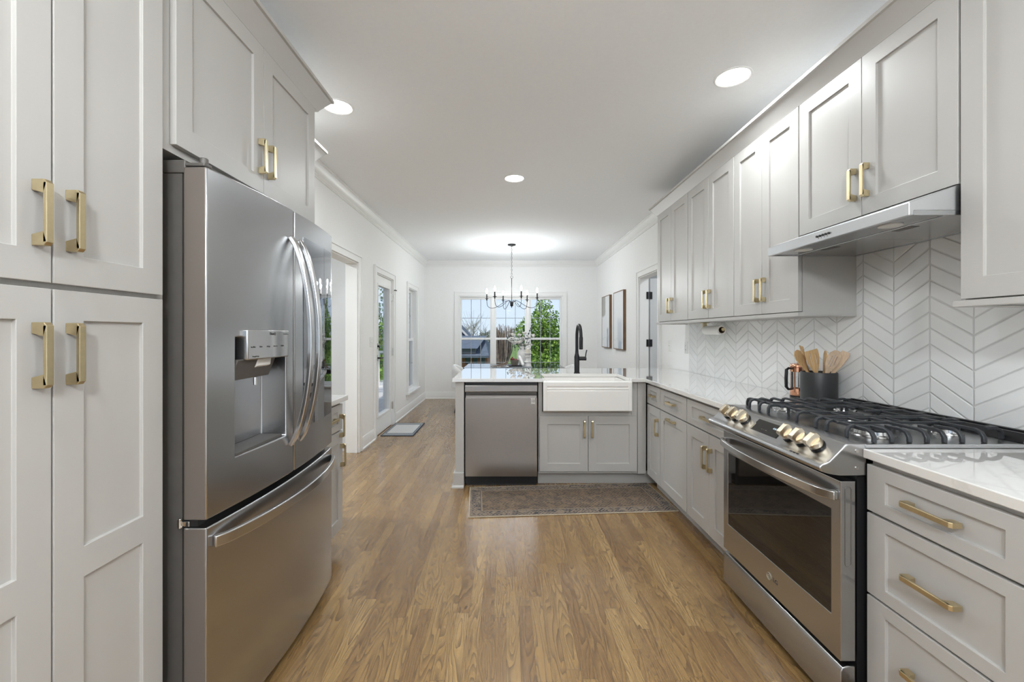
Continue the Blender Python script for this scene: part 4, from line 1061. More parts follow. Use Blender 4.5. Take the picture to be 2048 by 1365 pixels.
def utensil(name, label, base, tip, outline, slots, m, thick=.006, roll=0.0, bend=0.0):
    """outline: (half-width, t along 0..1) pairs for the head part; handle is a round stick below"""
    b, t = Vector(base), Vector(tip); ax = (t - b).normalized(); L = (t - b).length
    sd = ax.cross(Vector((0, 1, 0))).normalized(); sd = Matrix.Rotation(roll, 3, ax) @ sd; nn = ax.cross(sd).normalized()
    r = thing(name, label, 'utensil', tuple(b))
    t0 = outline[0][1]
    def P(u, v, w=0.0): return b + ax * (v * L) + sd * u + nn * (w + bend * (v - t0) ** 2 * L)
    m1 = MB().tube([b, b + ax * (L * t0 * .5), b + ax * (L * (t0 + .02))], [.006, .0065, .006], 10); m1.build('utensil_handle', m, r, smooth=50)
    # head as strips between slot edges
    h = MB(); vs_ = sorted({o_[1] for o_ in outline} | {s_[2] for s_ in slots} | {s_[3] for s_ in slots})
    def hw(v):
        for (w0, a0), (w1, a1) in zip(outline, outline[1:]):
            if a0 <= v <= a1: return w0 + (w1 - w0) * ((v - a0) / (a1 - a0) if a1 > a0 else 0)
        return outline[-1][0]
    for va, vb in zip(vs_, vs_[1:]):
        vm = (va + vb) / 2; cuts = sorted([(s_[0], s_[1]) for s_ in slots if s_[2] < vm < s_[3]])
        edges_a = [-hw(va)]; edges_b = [-hw(vb)]
        for c0, c1 in cuts: edges_a += [c0, c1]; edges_b += [c0, c1]
        edges_a.append(hw(va)); edges_b.append(hw(vb))
        for k in range(0, len(edges_a), 2):
            q = [P(edges_a[k], va, -thick / 2), P(edges_a[k + 1], va, -thick / 2), P(edges_b[k + 1], vb, -thick / 2), P(edges_b[k], vb, -thick / 2),
                 P(edges_a[k], va, thick / 2), P(edges_a[k + 1], va, thick / 2), P(edges_b[k + 1], vb, thick / 2), P(edges_b[k], vb, thick / 2)]
            h.add(q, [(0, 3, 2, 1), (4, 5, 6, 7), (0, 1, 5, 4), (1, 2, 6, 5), (2, 3, 7, 6), (3, 0, 4, 7)])
    h.build('utensil_head', m, r, smooth=30)
    return r
zb_ = CZ + .012
spoon = [(.006, .60), (.014, .68), (.026, .78), (.030, .87), (.026, .95), (.012, 1.0)]
utensil('wooden_spoon', 'wooden spoon leaning furthest left in the black crock', (CX + .025, CY + .005, zb_), W(1592, 702, 2.29), spoon, [], M_wood, roll=.35)
utensil('wooden_tongs', 'thin dark-edged wooden utensil, tallest in the crock, leaning left', (CX + .015, CY + .03, zb_), W(1600, 692, 2.31), [(.006, .6), (.012, .8), (.010, 1.0)], [], M_wood, thick=.004, roll=1.25)
utensil('wooden_fork', 'thin wooden utensil seen on edge just left of the slotted turner', (CX + .005, CY + .05, zb_), W(1605, 694, 2.32), [(.006, .6), (.017, .8), (.014, 1.0)], [], M_wood, thick=.004, roll=1.15)
utensil('slotted_turner', 'broad wooden turner with two long slots, front left in the crock', (CX - .005, CY - .035, zb_), W(1622, 701, 2.235), [(.008, .56), (.016, .62), (.030, .76), (.036, .88), (.036, .96), (.034, 1.0)], [(-.020, -.014, .72, .92), (.008, .014, .72, .95)], M_wood, thick=.005, roll=.05)
utensil('wooden_spatula', 'wooden spatula standing upright on edge in the middle of the crock', (CX + .01, CY - .01, zb_), W(1651, 702, 2.26), [(.007, .6), (.020, .78), (.020, .93), (.006, 1.0)], [], M_wood, thick=.006, roll=1.2)
utensil('slotted_spoon', 'rounded wooden slotted spoon with three slots, right side of the crock', (CX - .025, CY + .0, zb_), W(1674, 702, 2.175), [(.007, .55), (.014, .62), (.028, .74), (.033, .84), (.028, .94), (.010, 1.0)], [(-.015, -.010, .73, .90), (-.0025, .0025, .70, .92), (.010, .015, .73, .90)], M_wood2, thick=.005, roll=-.15)
utensil('wooden_scraper', 'pale wooden scraper leaning furthest right out of the crock', (CX - .03, CY - .02, zb_), W(1692, 704, 2.20), [(.007, .5), (.010, .62), (.022, .78), (.025, .92), (.018, 1.0)], [], M_wood2, thick=.005, roll=-1.15)

# ------------------------------------------------------------------ French press
px_, py_, pz_ = 1.736, 2.51, .9145; R = .041
fp = thing('french_press', 'copper and glass French press coffee maker behind the black crock', 'coffee press', (px_, py_, pz_))
MB().lathe([(R + .003, 0), (R + .003, .008), (R, .010)], (px_, py_, pz_), n=32).build('base_ring', M_black, fp, smooth=40)
MB().lathe([(R, .010), (R + .0015, .012), (R + .0015, .052), (R, .053), (R - .001, .050), (R - .001, .010)], (px_, py_, pz_), n=32, cap=False).build('copper_band', M_copper, fp, smooth=40)
MB().lathe([(R - .003, .012), (R - .003, .176)], (px_, py_, pz_), n=32, cap=False).build('glass_carafe', M_cglass, fp, smooth=40)
MB().lathe([(R, .150), (R + .0015, .151), (R + .0015, .176), (R, .177)], (px_, py_, pz_), n=32, cap=False).build('copper_collar', M_copper, fp, smooth=40)
MB().lathe([(R - .004, .178), (R + .003, .180), (R + .003, .188), (R - .002, .196), (.012, .202), (.0001, .203)], (px_, py_, pz_), n=32).build('press_lid', M_copper, fp, smooth=40)
MB().lathe([(.004, .010), (.004, .21), (.0001, .21)], (px_, py_, pz_), n=10).lathe([(.0001, .204), (.006, .204), (.009, .211), (.006, .219), (.0001, .221)], (px_, py_, pz_), n=16).build('plunger', M_chrome, fp, smooth=40)
for k in range(4):
    a = radians(30 + 90 * k); m = MB().box(-.004, .004, -.001, .001, 0, .145)
    m.v = [(px_ + (R + .0005) * cos(a) + v[0] * -sin(a) + v[1] * cos(a), py_ + (R + .0005) * sin(a) + v[0] * cos(a) + v[1] * sin(a), pz_ + .03 + v[2]) for v in m.v]
    m.build('frame_strip', M_copper, fp, smooth=0)
hx = px_ - R
MB().tube([(hx, py_ - .005, pz_ + .168), (hx - .022, py_ - .007, pz_ + .172), (hx - .036, py_ - .008, pz_ + .162), (hx - .038, py_ - .008, pz_ + .11), (hx - .037, py_ - .008, pz_ + .062), (hx - .024, py_ - .007, pz_ + .047), (hx, py_ - .005, pz_ + .048)], [.005, .0065, .0085, .009, .0085, .0065, .005], 12).build('press_handle', M_mblack, fp, smooth=60)

# ------------------------------------------------------------------ paper towel roll on its under-cabinet holder
pt = thing('paper_towel_holder', 'brass paper towel holder mounted under the far wall cabinets', 'paper towel holder', (1.69, 3.45, 1.379))
MB().box(1.676, 1.706, 3.592, 3.612, 1.330, 1.3835).box(1.662, 1.720, 3.57, 3.63, 1.378, 1.3835).build('bracket', M_brass, pt, bevel=.001, smooth=0)
MB().cyl((1.691, 3.60, 1.323), (1.691, 3.300, 1.323), .008, 16).cyl((1.691, 3.300, 1.323), (1.691, 3.292, 1.323), .013, 20).cyl((1.691, 3.602, 1.323), (1.691, 3.590, 1.323), .016, 20).build('arm', M_brass, pt, smooth=40)
pr = thing('paper_towel_roll', 'nearly finished white paper towel roll hanging under the far wall cabinets', 'paper towel', (1.691, 3.45, 1.288))
MB().lathe([(.025, 0), (.036, 0), (.036, .262), (.025, .262), (.025, 0)], (1.691, 3.315, 1.318), (0, 1, 0), 32, cap=False).build('paper', M_paper, pr, smooth=40)
MB().lathe([(.0235, -.001), (.0249, -.001), (.0249, .263), (.0235, .263), (.0235, -.001)], (1.691, 3.315, 1.318), (0, 1, 0), 28, cap=False).build('cardboard_tube', M_card, pr, smooth=40)

# ------------------------------------------------------------------ rug and door mat
RW, RH_ = 1.52, .580
M_rug = make_rug_mat(RW, RH_)
m = MB().box(0, RW, 0, RH_, .0008, .0068)
o = m.build('runner_rug', M_rug, bevel=.002, smooth=0); o.location = (-.264, 2.952, 0); o.rotation_euler = (0, 0, radians(4.0))
single(o, 'faded brown and blue-grey Persian-style runner rug in front of the sink', 'rug')
dm = thing('door_mat', 'grey door mat with a pale centre and dark borders, by the glass door', 'mat', (-1.39, 5.68, 0))
MB().box(-1.580, -1.165, 5.298, 6.06, .0005, .007).build('mat_base', M_matd, dm, bevel=.002, smooth=0)
MB().box(-1.565, -1.180, 5.325, 6.035, .007, .0076).build('grey_band', M_matg, dm, smooth=0)
MB().box(-1.55, -1.195, 5.42, 5.945, .0076, .0080).build('dark_stripe', M_matd, dm, smooth=0)
MB().box(-1.54, -1.205, 5.435, 5.93, .0080, .0084).build('pale_centre', M_matl, dm, smooth=0)

# ------------------------------------------------------------------ ceiling lights
def downlight(label, x, y, power=DOWNLIGHT_W, z=H):
    r = thing('recessed_light', label, 'ceiling light', (x, y, z))
    MB().lathe([(.098, -.0005), (.096, -.005), (.090, -.007), (.084, -.004), (.084, -.0005)], (x, y, z), n=40, cap=False).build('trim_ring', M_trim, r, smooth=40)
    MB().lathe([(.0001, -.003), (.084, -.003)], (x, y, z), n=40, cap=False).build('lens', M_lens, r, smooth=40, fix=False)
    ld_ = bpy.data.lights.new('downlight', 'AREA'); ld_.shape = 'DISK'; ld_.size = .16; ld_.energy = power; ld_.color = (.915, .97, 1)
    lo = bpy.data.objects.new('lamp_light', ld_); COL.objects.link(lo); lo.parent = r; lo.location = (0, 0, -.0075)
    return r
downlight('round recessed ceiling light on the right, in front of the hood cabinet', 1.262, 2.352)
downlight('round recessed ceiling light partly hidden by the refrigerator cabinet crown', -1.062, 2.66)
downlight('small round recessed ceiling light in the middle of the ceiling, before the chandelier', .075, 3.89)
downlight('added recessed ceiling light, unseen on the right behind the camera', 1.10, .25)  # this and the next two are added, out of view, to brighten the room
downlight('added recessed ceiling light, unseen behind the camera, left', -.75, .25)
downlight('added recessed ceiling light, unseen behind the camera near the rear wall', .1, -1.8)
downlight('added hallway ceiling light, unseen beyond the left opening', -3.2, 3.1, HALL_W)  # invented lamp, fills the hall with light
downlight('added ceiling light, unseen in the side room beyond the right doorway', 2.8, 4.7, HALL_W * .28)  # extra lamp put in to light the side room

# added globe, unseen behind the camera, to brighten near cabinets and ceiling
pg = thing('fill_globe', 'added white globe fill light, unseen behind the camera', 'lamp', (.1, -.9, H))
MB().cyl((.1, -.9, H - .02), (.1, -.9, H), .06, 24).cyl((.1, -.9, 2.30), (.1, -.9, H - .02), .004, 8).build('stem', M_mblack, pg, smooth=40)
MB().sphere((.1, -.9, 2.20), .11, 24, 16).build('globe_shade', mat('globe_glow', (1, 1, 1), .5, emit=GLOBE_E, ecol=(.90, .96, 1)), pg, smooth=60)

# ------------------------------------------------------------------ chandelier
hx_, hy_ = .088, 6.79
ch = thing('chandelier', 'black six-arm candle chandelier hanging over the dining table', 'chandelier', (hx_, hy_, H))
MB().lathe([(.0001, -.034), (.012, -.034), (.020, -.026), (.060, -.018), (.066, -.010), (.066, 0), (.0001, 0)], (hx_, hy_, H), n=32).build('canopy', M_mblack, ch, smooth=40)
m = MB(); z = H - .035; k = 0
while z > 2.235:
    w, l = .008, .019; ring = []
    for j in range(13):
        a = 2 * pi * j / 12; u, v = w * cos(a), l * sin(a); ring.append((hx_ + (u if k % 2 else 0), hy_ + (0 if k % 2 else u), z - l + v))
    m.tube(ring, .0022, 5, cap=False); z -= .0325; k += 1
m.build('chain', M_mblack, ch, smooth=60)
ring = [(hx_ + .018 * cos(2 * pi * j / 20), hy_, 2.195 + .018 * sin(2 * pi * j / 20)) for j in range(21)]
MB().tube(ring, .003, 6, cap=False).cyl((hx_, hy_, 1.745), (hx_, hy_, 2.177), .0055, 12).build('rod', M_mblack, ch, smooth=50)
MB().lathe([(.0001, 1.700), (.008, 1.708), (.004, 1.716), (.014, 1.726), (.026, 1.738), (.028, 1.746), (.010, 1.750), (.008, 1.80), (.0001, 1.80)], (hx_, hy_, 0), n=24).build('hub', M_mblack, ch, smooth=40)
def bez(P, n=8):
    out = []
    for i in range(len(P) - 1):          # catmull-rom
        p0, p1, p2, p3 = P[max(i - 1, 0)], P[i], P[i + 1], P[min(i + 2, len(P) - 1)]
        for k in range(n):
            t = k / n; out.append(tuple(.5 * ((2 * p1[c]) + (-p0[c] + p2[c]) * t + (2 * p0[c] - 5 * p1[c] + 4 * p2[c] - p3[c]) * t * t + (-p0[c] + 3 * p1[c] - 3 * p2[c] + p3[c]) * t ** 3) for c in range(len(p1))))
    out.append(tuple(P[-1])); return out
for deg in (-10, -70, -130, 170, 110, 50):
    a = radians(deg); rz = bez([(.018, 1.742), (.030, 1.795), (.065, 1.818), (.115, 1.800), (.24, 1.722), (.33, 1.700), (.395, 1.735), (.41, 1.83)])
    arm = MB().tube([(hx_ + r_ * cos(a), hy_ + r_ * sin(a), z_) for r_, z_ in rz], .0040, 8).build('arm', M_mblack, ch, smooth=60)
    ax_, ay_ = hx_ + .41 * cos(a), hy_ + .41 * sin(a)
    MB().lathe([(.0001, 1.822), (.009, 1.826), (.011, 1.850), (.030, 1.853), (.032, 1.858), (.010, 1.860), (.0001, 1.860)], (ax_, ay_, 0), n=20).build('drip_pan', M_mblack, arm, smooth=40)
    MB().lathe([(.0105, 1.860), (.0105, 1.935), (.0001, 1.936)], (ax_, ay_, 0), n=16).build('candle_sleeve', M_mblack, arm, smooth=40)
    MB().lathe([(.006, 1.936), (.010, 1.948), (.0165, 1.965), (.015, 1.985), (.008, 2.005), (.0001, 2.022)], (ax_, ay_, 0), n=16).build('candle_bulb', M_bulb, arm, smooth=60)
    pl = bpy.data.lights.new('bulb', 'POINT'); pl.energy = BULB_W; pl.shadow_soft_size = .035; pl.color = (.93, .975, 1)
    po = bpy.data.objects.new('bulb_light', pl); COL.objects.link(po); po.parent = ch; po.location = (ax_ - hx_, ay_ - hy_, 2.05 - H)

# ------------------------------------------------------------------ dining table, chairs, centrepiece
TX0, TX1, TY0, TY1, TZ = -.675, .925, 6.60, 7.56, .750
tb = thing('dining_table', 'dark glass-topped dining table in front of the far window', 'table', (.125, 7.08, 0))
MB().box(TX0, TX1, TY0, TY1, TZ - .014, TZ).build('table_top', M_table, tb, bevel=.003, smooth=0)
MB().box(TX0 + .08, TX1 - .08, TY0 + .08, TY1 - .08, TZ - .07, TZ - .014).build('apron', M_mblack, tb, bevel=.003, smooth=0)
for xx in (TX0 + .14, TX1 - .14):
    for yy in (TY0 + .14, TY1 - .14): MB().lathe([(.022, 0), (.034, TZ - .07)], (xx, yy, 0), n=4).build('leg', M_mblack, tb, smooth=0)

def chair(label, cx, cy, rz):
    r = thing('dining_chair', label, 'chair', (cx, cy, 0), rz, 'white upholstered chairs at the table ends', local=True)
    # back at local -y side of the seat, curved
    m = MB(); n = 20; prof = [(.0, .40), (.0, .70), (.012, .755), (.035, .775), (.058, .755), (.066, .70), (.066, .40)]
    for k in range(n + 1):
        a = radians(200 + 140 * k / n); dip = .10 * abs(2 * k / n - 1) ** 2.2
        for o_, z in prof:
            rr = .285 - o_; zz = z - (dip if z > .6 else 0); m.v.append((rr * cos(a), rr * sin(a) + .03, zz))
    q = len(prof)
    for k in range(n):
        for j in range(q): m.f.append((k * q + j, k * q + (j + 1) % q, (k + 1) * q + (j + 1) % q, (k + 1) * q + j)); m.mi.append(0)
    m.f += [tuple(range(q)), tuple(range((n + 1) * q - 1, n * q - 1, -1))]; m.mi += [0, 0]
    m.build('backrest', M_fabric, r, bevel=.004, smooth=60)
    MB().lathe([(.0001, .38), (.22, .38), (.25, .395), (.255, .44), (.235, .465), (.15, .475), (.0001, .478)], (0, .02, 0), n=32).build('seat', M_fabric, r, smooth=60)
    for sx in (-1, 1):
        for sy in (-1, 1): MB().cyl((sx * .21, sy * .20 + .02, 0), (sx * .13, sy * .12 + .02, .385), .012, 10, .018).build('leg', M_mblack, r, smooth=40)
    return r
chair('white upholstered tub chair at the left end of the dining table', -.655, 7.06, radians(-90))
chair('white upholstered tub chair at the right end of the dining table', .915, 7.10, radians(90))

TT = TZ + .0004
def on_table(px, y): return (px - 1012.5) * y / F
# runner / placemat under the centrepiece
o = MB().box(on_table(984, 6.8), on_table(1064, 6.8), 6.66, 7.30, TT, TT + .003).build('table_runner', M_matg, smooth=0); recentre(o); single(o, 'short grey linen runner under the table centrepiece', 'table linen')
TR = TT + .0034
# vase with roses
vx, vy = on_table(1043.5, 7.12), 7.12
va = MB().lathe([(.0001, 0), (.052, 0), (.062, .02), (.078, .10), (.080, .16), (.070, .22), (.046, .27), (.044, .31), (.050, .325), (.046, .325), (.040, .31), (.042, .27)], (vx, vy, TR), n=32, cap=False).build('vase', M_ceram, smooth=50)
recentre(va); single(va, 'white ceramic vase holding the roses on the dining table', 'vase')
random.seed(11)
bq = thing('flower_bouquet', 'bouquet of white roses with dusky leaves in the white vase', 'flowers', (vx, vy, TR + .31))
stem_m = MB(); heads = []
for i in range(24):
    a = random.uniform(0, 2 * pi); rr = random.uniform(.02, .23) ; e = random.uniform(-.05, .16)
    hxx = vx + rr * cos(a) - .03; hyy = vy + rr * .55 * sin(a); hz = TR + .385 + e * (1.15 - rr * 1.5)
    if i < 22: heads.append((hxx, hyy, hz))
    stem_m.tube([(vx, vy, TR + .25), ((vx + hxx) / 2, (vy + hyy) / 2, TR + .35), (hxx, hyy, hz)], .0022, 5)
stem_m.tube([(vx, vy, TR + .25), (vx + .09, vy, TR + .42), (vx + .15, vy - .02, TR + .62)], .002, 5)
stem_m.build('stems', M_dleaf, bq, smooth=60)
for (hxx, hyy, hz) in heads:
    m = MB(); R0 = random.uniform(.028, .040)
    m.sphere((hxx, hyy, hz), R0 * .62, 10, 7)
    for ring_, (nr, tilt) in enumerate(((5, .9), (6, .55))):
        for k in range(nr):
            a = 2 * pi * k / nr + ring_ * .5; c = Vector((hxx, hyy, hz)); d = Vector((cos(a), sin(a), 0)); s_ = Vector((-sin(a), cos(a), 0)); up = Vector((0, 0, 1))
            b0 = c + d * R0 * .35 - up * R0 * .5; t0 = c + d * R0 * (1.0 - .25 * ring_) + up * R0 * tilt * .6
            w_ = R0 * .62; m.add([b0 - s_ * w_ * .5, b0 + s_ * w_ * .5, t0 + s_ * w_ - up * R0 * .1, t0 + up * R0 * .08, t0 - s_ * w_ - up * R0 * .1, (b0 + t0) / 2 + d * R0 * .3], [(0, 1, 5), (1, 2, 5), (2, 3, 5), (3, 4, 5), (4, 0, 5)])
    m.build('rose_head', M_petal, bq, smooth=70, fix=False)
m = MB()
for i in range(80):
    a = random.uniform(0, 2 * pi); rr = random.uniform(.05, .27); hz = TR + .34 + random.uniform(-.10, .20) * (1 - rr)
    c = Vector((vx - .02 + rr * cos(a), vy + rr * .6 * sin(a), hz)); d = Vector((random.gauss(0, 1), random.gauss(0, 1), random.gauss(0, .6))).normalized(); s_ = d.cross(Vector((random.gauss(0, 1), random.gauss(0, 1), 1))).normalized()
    l_, w_ = random.uniform(.025, .045), random.uniform(.010, .016); m.add([c, c + d * l_ * .5 + s_ * w_, c + d * l_, c + d * l_ * .5 - s_ * w_], [(0, 1, 2, 3)])
for t in (.5, .6, .68, .75): c = Vector((vx + .22 * t, vy, TR + .25 + .52 * t)); m.add([c, c + Vector((.02, 0, .02)), c + Vector((.01, .01, .045)), c + Vector((-.012, 0, .02))], [(0, 1, 2, 3)])
tag(m.build('foliage', M_dleaf, bq, smooth=0, fix=False), kind='stuff')
# candlestick and candle
cx_, cy_ = on_table(1055.5, 6.93), 6.93
cs = MB().lathe([(.0001, 0), (.058, 0), (.060, .012), (.050, .030), (.048, .050), (.060, .062), (.060, .074), (.044, .084), (.036, .110), (.038, .140), (.050, .152), (.050, .160), (.038, .168), (.036, .185), (.064, .205), (.066, .214), (.0001, .214)], (cx_, cy_, TR), n=32).build('candle_holder', M_ceram, smooth=40)
recentre(cs); single(cs, 'turned white pillar candle holder right of the vase on the table', 'candle holder')
o = MB().lathe([(.0001, 0), (.034, 0), (.035, .002), (.035, .072), (.032, .075), (.012, .072), (.0001, .072)], (cx_, cy_, TR + .2144), n=28).build('pillar_candle', mat('ivory_wax', (.80, .76, .66), .5), smooth=40)
recentre(o); single(o, 'ivory pillar candle on the turned white holder', 'candle')
# black tray, grey wooden bowl, dark red fruit
bx_, by_ = on_table(1029, 6.88), 6.88
o = MB().prism([(bx_ - .12, by_ - .10), (bx_ + .12, by_ - .10), (bx_ + .12, by_ + .10), (bx_ - .12, by_ + .10)], 'z', TR, TR + .02).build('tray', M_mblack, bevel=.004, smooth=0); recentre(o); single(o, 'small black tray beneath the greyed wooden bowl', 'tray')
m = MB(); zb0, zb1 = TR + .0205, TR + .105
for (w0, z0_), (w1, z1_) in (((.048, zb0), (.072, zb1)),):
    m.add([(bx_ + sx * w0, by_ + sy * w0, z0_) for sx, sy in ((-1, -1), (1, -1), (1, 1), (-1, 1))] + [(bx_ + sx * w1, by_ + sy * w1, z1_) for sx, sy in ((-1, -1), (1, -1), (1, 1), (-1, 1))]
          + [(bx_ + sx * (w1 - .01), by_ + sy * (w1 - .01), z1_) for sx, sy in ((-1, -1), (1, -1), (1, 1), (-1, 1))] + [(bx_ + sx * (w0 - .008), by_ + sy * (w0 - .008), z0_ + .012) for sx, sy in ((-1, -1), (1, -1), (1, 1), (-1, 1))],
          [(3, 2, 1, 0)] + [(i, (i + 1) % 4, (i + 1) % 4 + 4, i + 4) for i in range(4)] + [(i + 4, (i + 1) % 4 + 4, (i + 1) % 4 + 8, i + 8) for i in range(4)] + [(i + 8, (i + 1) % 4 + 8, (i + 1) % 4 + 12, i + 12) for i in range(4)] + [(12, 13, 14, 15)])
o = m.build('wooden_bowl', M_greyw, smooth=0); recentre(o); single(o, 'square greyed wooden bowl holding dark red fruit', 'bowl')
for (dx, dy, dz, r_, lb_) in ((-.036, -.018, .085 + .028, .034, 'dark red round fruit on the left of the wooden bowl, set highest'), (.028, -.022, .090, .030, 'dark red round fruit on the right of the wooden bowl'), (.006, .036, .086, .030, 'dark red round fruit at the back of the wooden bowl')):
    f = thing('pomegranate', lb_, 'fruit', (bx_ + dx, by_ + dy, TR + dz), group='dark red fruit in the wooden bowl')
    MB().sphere((bx_ + dx, by_ + dy, TR + dz), r_, 16, 12, (1, 1, .95)).build('fruit_skin', M_fruit, f, smooth=60)
    MB().lathe([(.006, r_ * .9), (.009, r_ * 1.22), (.005, r_ * 1.0)], (bx_ + dx, by_ + dy, TR + dz), n=8, cap=False).build('crown', M_fruit, f, smooth=0)
# leaning cream roll, driftwood, pebbles
b0 = Vector((on_table(1046, 6.80), 6.80, TR + .026)); b1 = Vector((on_table(1038.5, 7.0), 7.0, TR + .165)); ax = (b1 - b0)
o = MB().lathe([(.0001, -.006), (.016, -.004), (.025, .012), (.026, ax.length * .6), (.021, ax.length * .9), (.008, ax.length + .004), (.0001, ax.length + .006)], b0, ax, 20).build('rolled_napkin', M_ceram, smooth=50)
single(o, 'rolled cream cloth leaning between the bowl and the white vase', 'napkin')
m = MB(); P0 = (on_table(981, 6.74), 6.74, TR + .010)
m.tube([P0, (P0[0] + .10, 6.74, TR + .022), (P0[0] + .20, 6.76, TR + .045), (P0[0] + .27, 6.77, TR + .085), (P0[0] + .30, 6.78, TR + .10)], [.004, .008, .010, .009, .004], 8)
m.tube([(P0[0] + .05, 6.70, TR + .010), (P0[0] + .16, 6.70, TR + .020), (P0[0] + .25, 6.72, TR + .05), (P0[0] + .285, 6.73, TR + .095)], [.004, .007, .008, .004], 8)
m.tube([(P0[0] + .13, 6.68, TR + .010), (P0[0] + .22, 6.68, TR + .018), (P0[0] + .27, 6.70, TR + .05)], [.004, .006, .004], 8)
o = m.build('driftwood_branch', M_twig, smooth=60); recentre(o); single(o, 'forked brown driftwood branch lying left of the wooden bowl', 'branch')
for i, (dx, dy, r_, lb_) in enumerate(((.275, -.085, .017, 'white pebble nearest the tray'), (.15, -.085, .009, 'small white pebble in the middle of the driftwood'), (.12, -.055, .008, 'small white pebble at the left part of the driftwood'))):
    o = MB().sphere((P0[0] + dx, 6.74 + dy, TR + r_ * .7), r_, 10, 8, (1.2, 1, .7)).build('pebble', M_petal, smooth=60); recentre(o); single(o, lb_, 'pebble', 'white pebbles by the driftwood')

# ------------------------------------------------------------------ pictures, switch plates
def art_mat(name, kind):
    m = mat(name, (0.78, 0.79, 0.80), .6); nt, N, L, b = nodes(m)
    tc = N.new('ShaderNodeTexCoord'); sp = N.new('ShaderNodeSeparateXYZ'); L.new(tc.outputs['Object'], sp.inputs[0])
    # y: +half = far end (left in the photo); z: 0..0.91
    y, z = sp.outputs[1], sp.outputs[2]
    nz = N.new('ShaderNodeTexNoise'); nz.inputs['Scale'].default_value = 9; nz.inputs['Detail'].default_value = 4; L.new(tc.outputs['Object'], nz.inputs['Vector'])
    wob = math_node(nt, 'MULTIPLY', math_node(nt, 'SUBTRACT', nz.outputs['Fac'], .5), .10)
    def box(y0, y1, z0, z1, soft=.02):
        yy = math_node(nt, 'ADD', y, wob); zz = math_node(nt, 'ADD', z, math_node(nt, 'MULTIPLY', wob, 1.5)); out = None
        for v, lo, hi in ((yy, y0, y1), (zz, z0, z1)):
            for s, edge in ((1, lo), (-1, hi)):
                mr = N.new('ShaderNodeMapRange'); mr.inputs[1].default_value = edge - soft * s; mr.inputs[2].default_value = edge + soft * s
                mr.inputs[3].default_value = 0; mr.inputs[4].default_value = 1; L.new(v, mr.inputs[0])
                out = mr.outputs[0] if out is None else math_node(nt, 'MULTIPLY', out, mr.outputs[0])
        return out
    base = mix_color(nt, nz.outputs['Fac'], (0.80, 0.80, 0.81), (0.74, 0.76, 0.79))
    if kind == 0:
        c = mix_color(nt, box(.03, .30, .56, .95), base, (0.40, 0.40, 0.38))
        c = mix_color(nt, box(-.20, -.10, -.1, .34, .03), c, (0.32, 0.37, 0.45)); c = mix_color(nt, box(-.3, .3, .168, .172, .004), c, (0.5, .52, .55))
    else:
        c = mix_color(nt, math_node(nt, 'MULTIPLY', box(-.22, .05, .08, .46, .05), .6), base, (0.45, 0.50, 0.57))
        c = mix_color(nt, box(-.20, .0, -.1, .12, .02), c, (0.42, 0.48, 0.56)); c = mix_color(nt, math_node(nt, 'MULTIPLY', box(-.3, .3, .155, .165, .01), .5), c, (0.45, .48, .52))
    L.new(c, b.inputs['Base Color']); return m
def picture(label, y0, y1, z0, z1, kind):
    yc = (y0 + y1) / 2; xf = XR - .042
    r = thing('framed_picture', label, 'picture', (XR, yc, z0), group='pair of walnut framed abstract pictures')
    t = .012; m = MB().box(xf, XR - .001, y0, y0 + t, z0, z1).box(xf, XR - .001, y1 - t, y1, z0, z1).box(xf, XR - .001, y0 + t, y1 - t, z0, z0 + t).box(xf, XR - .001, y0 + t, y1 - t, z1 - t, z1)
    m.build('picture_frame', M_walnut, r, smooth=0)
    MB().box(xf + .004, XR - .006, y0 + t, y1 - t, z0 + t, z1 - t).build('canvas', art_mat('abstract_painting_%s' % ('far' if kind == 0 else 'near'), kind), r, smooth=0)
picture('walnut framed abstract picture with a grey patch at its top, the farther of the pair', 7.16, 7.73, 1.04, 1.95, 0)
picture('walnut framed abstract picture with pale blue shapes, the one nearer the doorway', 6.315, 6.90, 1.04, 1.95, 1)

def plate(name, label, side, y, z, w, h, toggles=1, outlet=False):
    x = XR if side > 0 else XL; s = -side
    r = thing(name, label, 'switch' if not outlet else 'outlet', (x, y, z))
    MB().box(x, x + s * .006, y - w / 2, y + w / 2, z - h / 2, z + h / 2).build('cover_plate', M_white, r, bevel=.002, smooth=0)
    for k in range(toggles):
        yy = y + (k - (toggles - 1) / 2) * .046
        if outlet:
            for dz in (-.02, .02):
                p = MB().box(x + s * .006, x + s * .008, yy - .016, yy + .016, z + dz - .013, z + dz + .013).build('socket', M_white, r, bevel=.002, smooth=0)
                MB().box(x + s * .008, x + s * .0083, yy - .007, yy - .005, z + dz - .005, z + dz + .005).box(x + s * .008, x + s * .0083, yy + .005, yy + .007, z + dz - .005, z + dz + .005).build('slots', M_black, p, smooth=0)
        else:
            MB().box(x + s * .006, x + s * .016, yy - .005, yy + .005, z - .002, z + .014).build('toggle', M_white, r, bevel=.001, smooth=0)
plate('light_switch', 'white triple light switch plate on the left wall beside the glass door', -1, 5.02, 1.19, .115, .115, 2)
plate('light_switch', 'white single switch plate on the right wall, nearer the doorway', 1, 4.62, 1.155, .072, .115, 1)
plate('wall_outlet', 'white outlet plate on the right wall beside the tile edge', 1, 4.20, 1.15, .072, .115, 1, True)

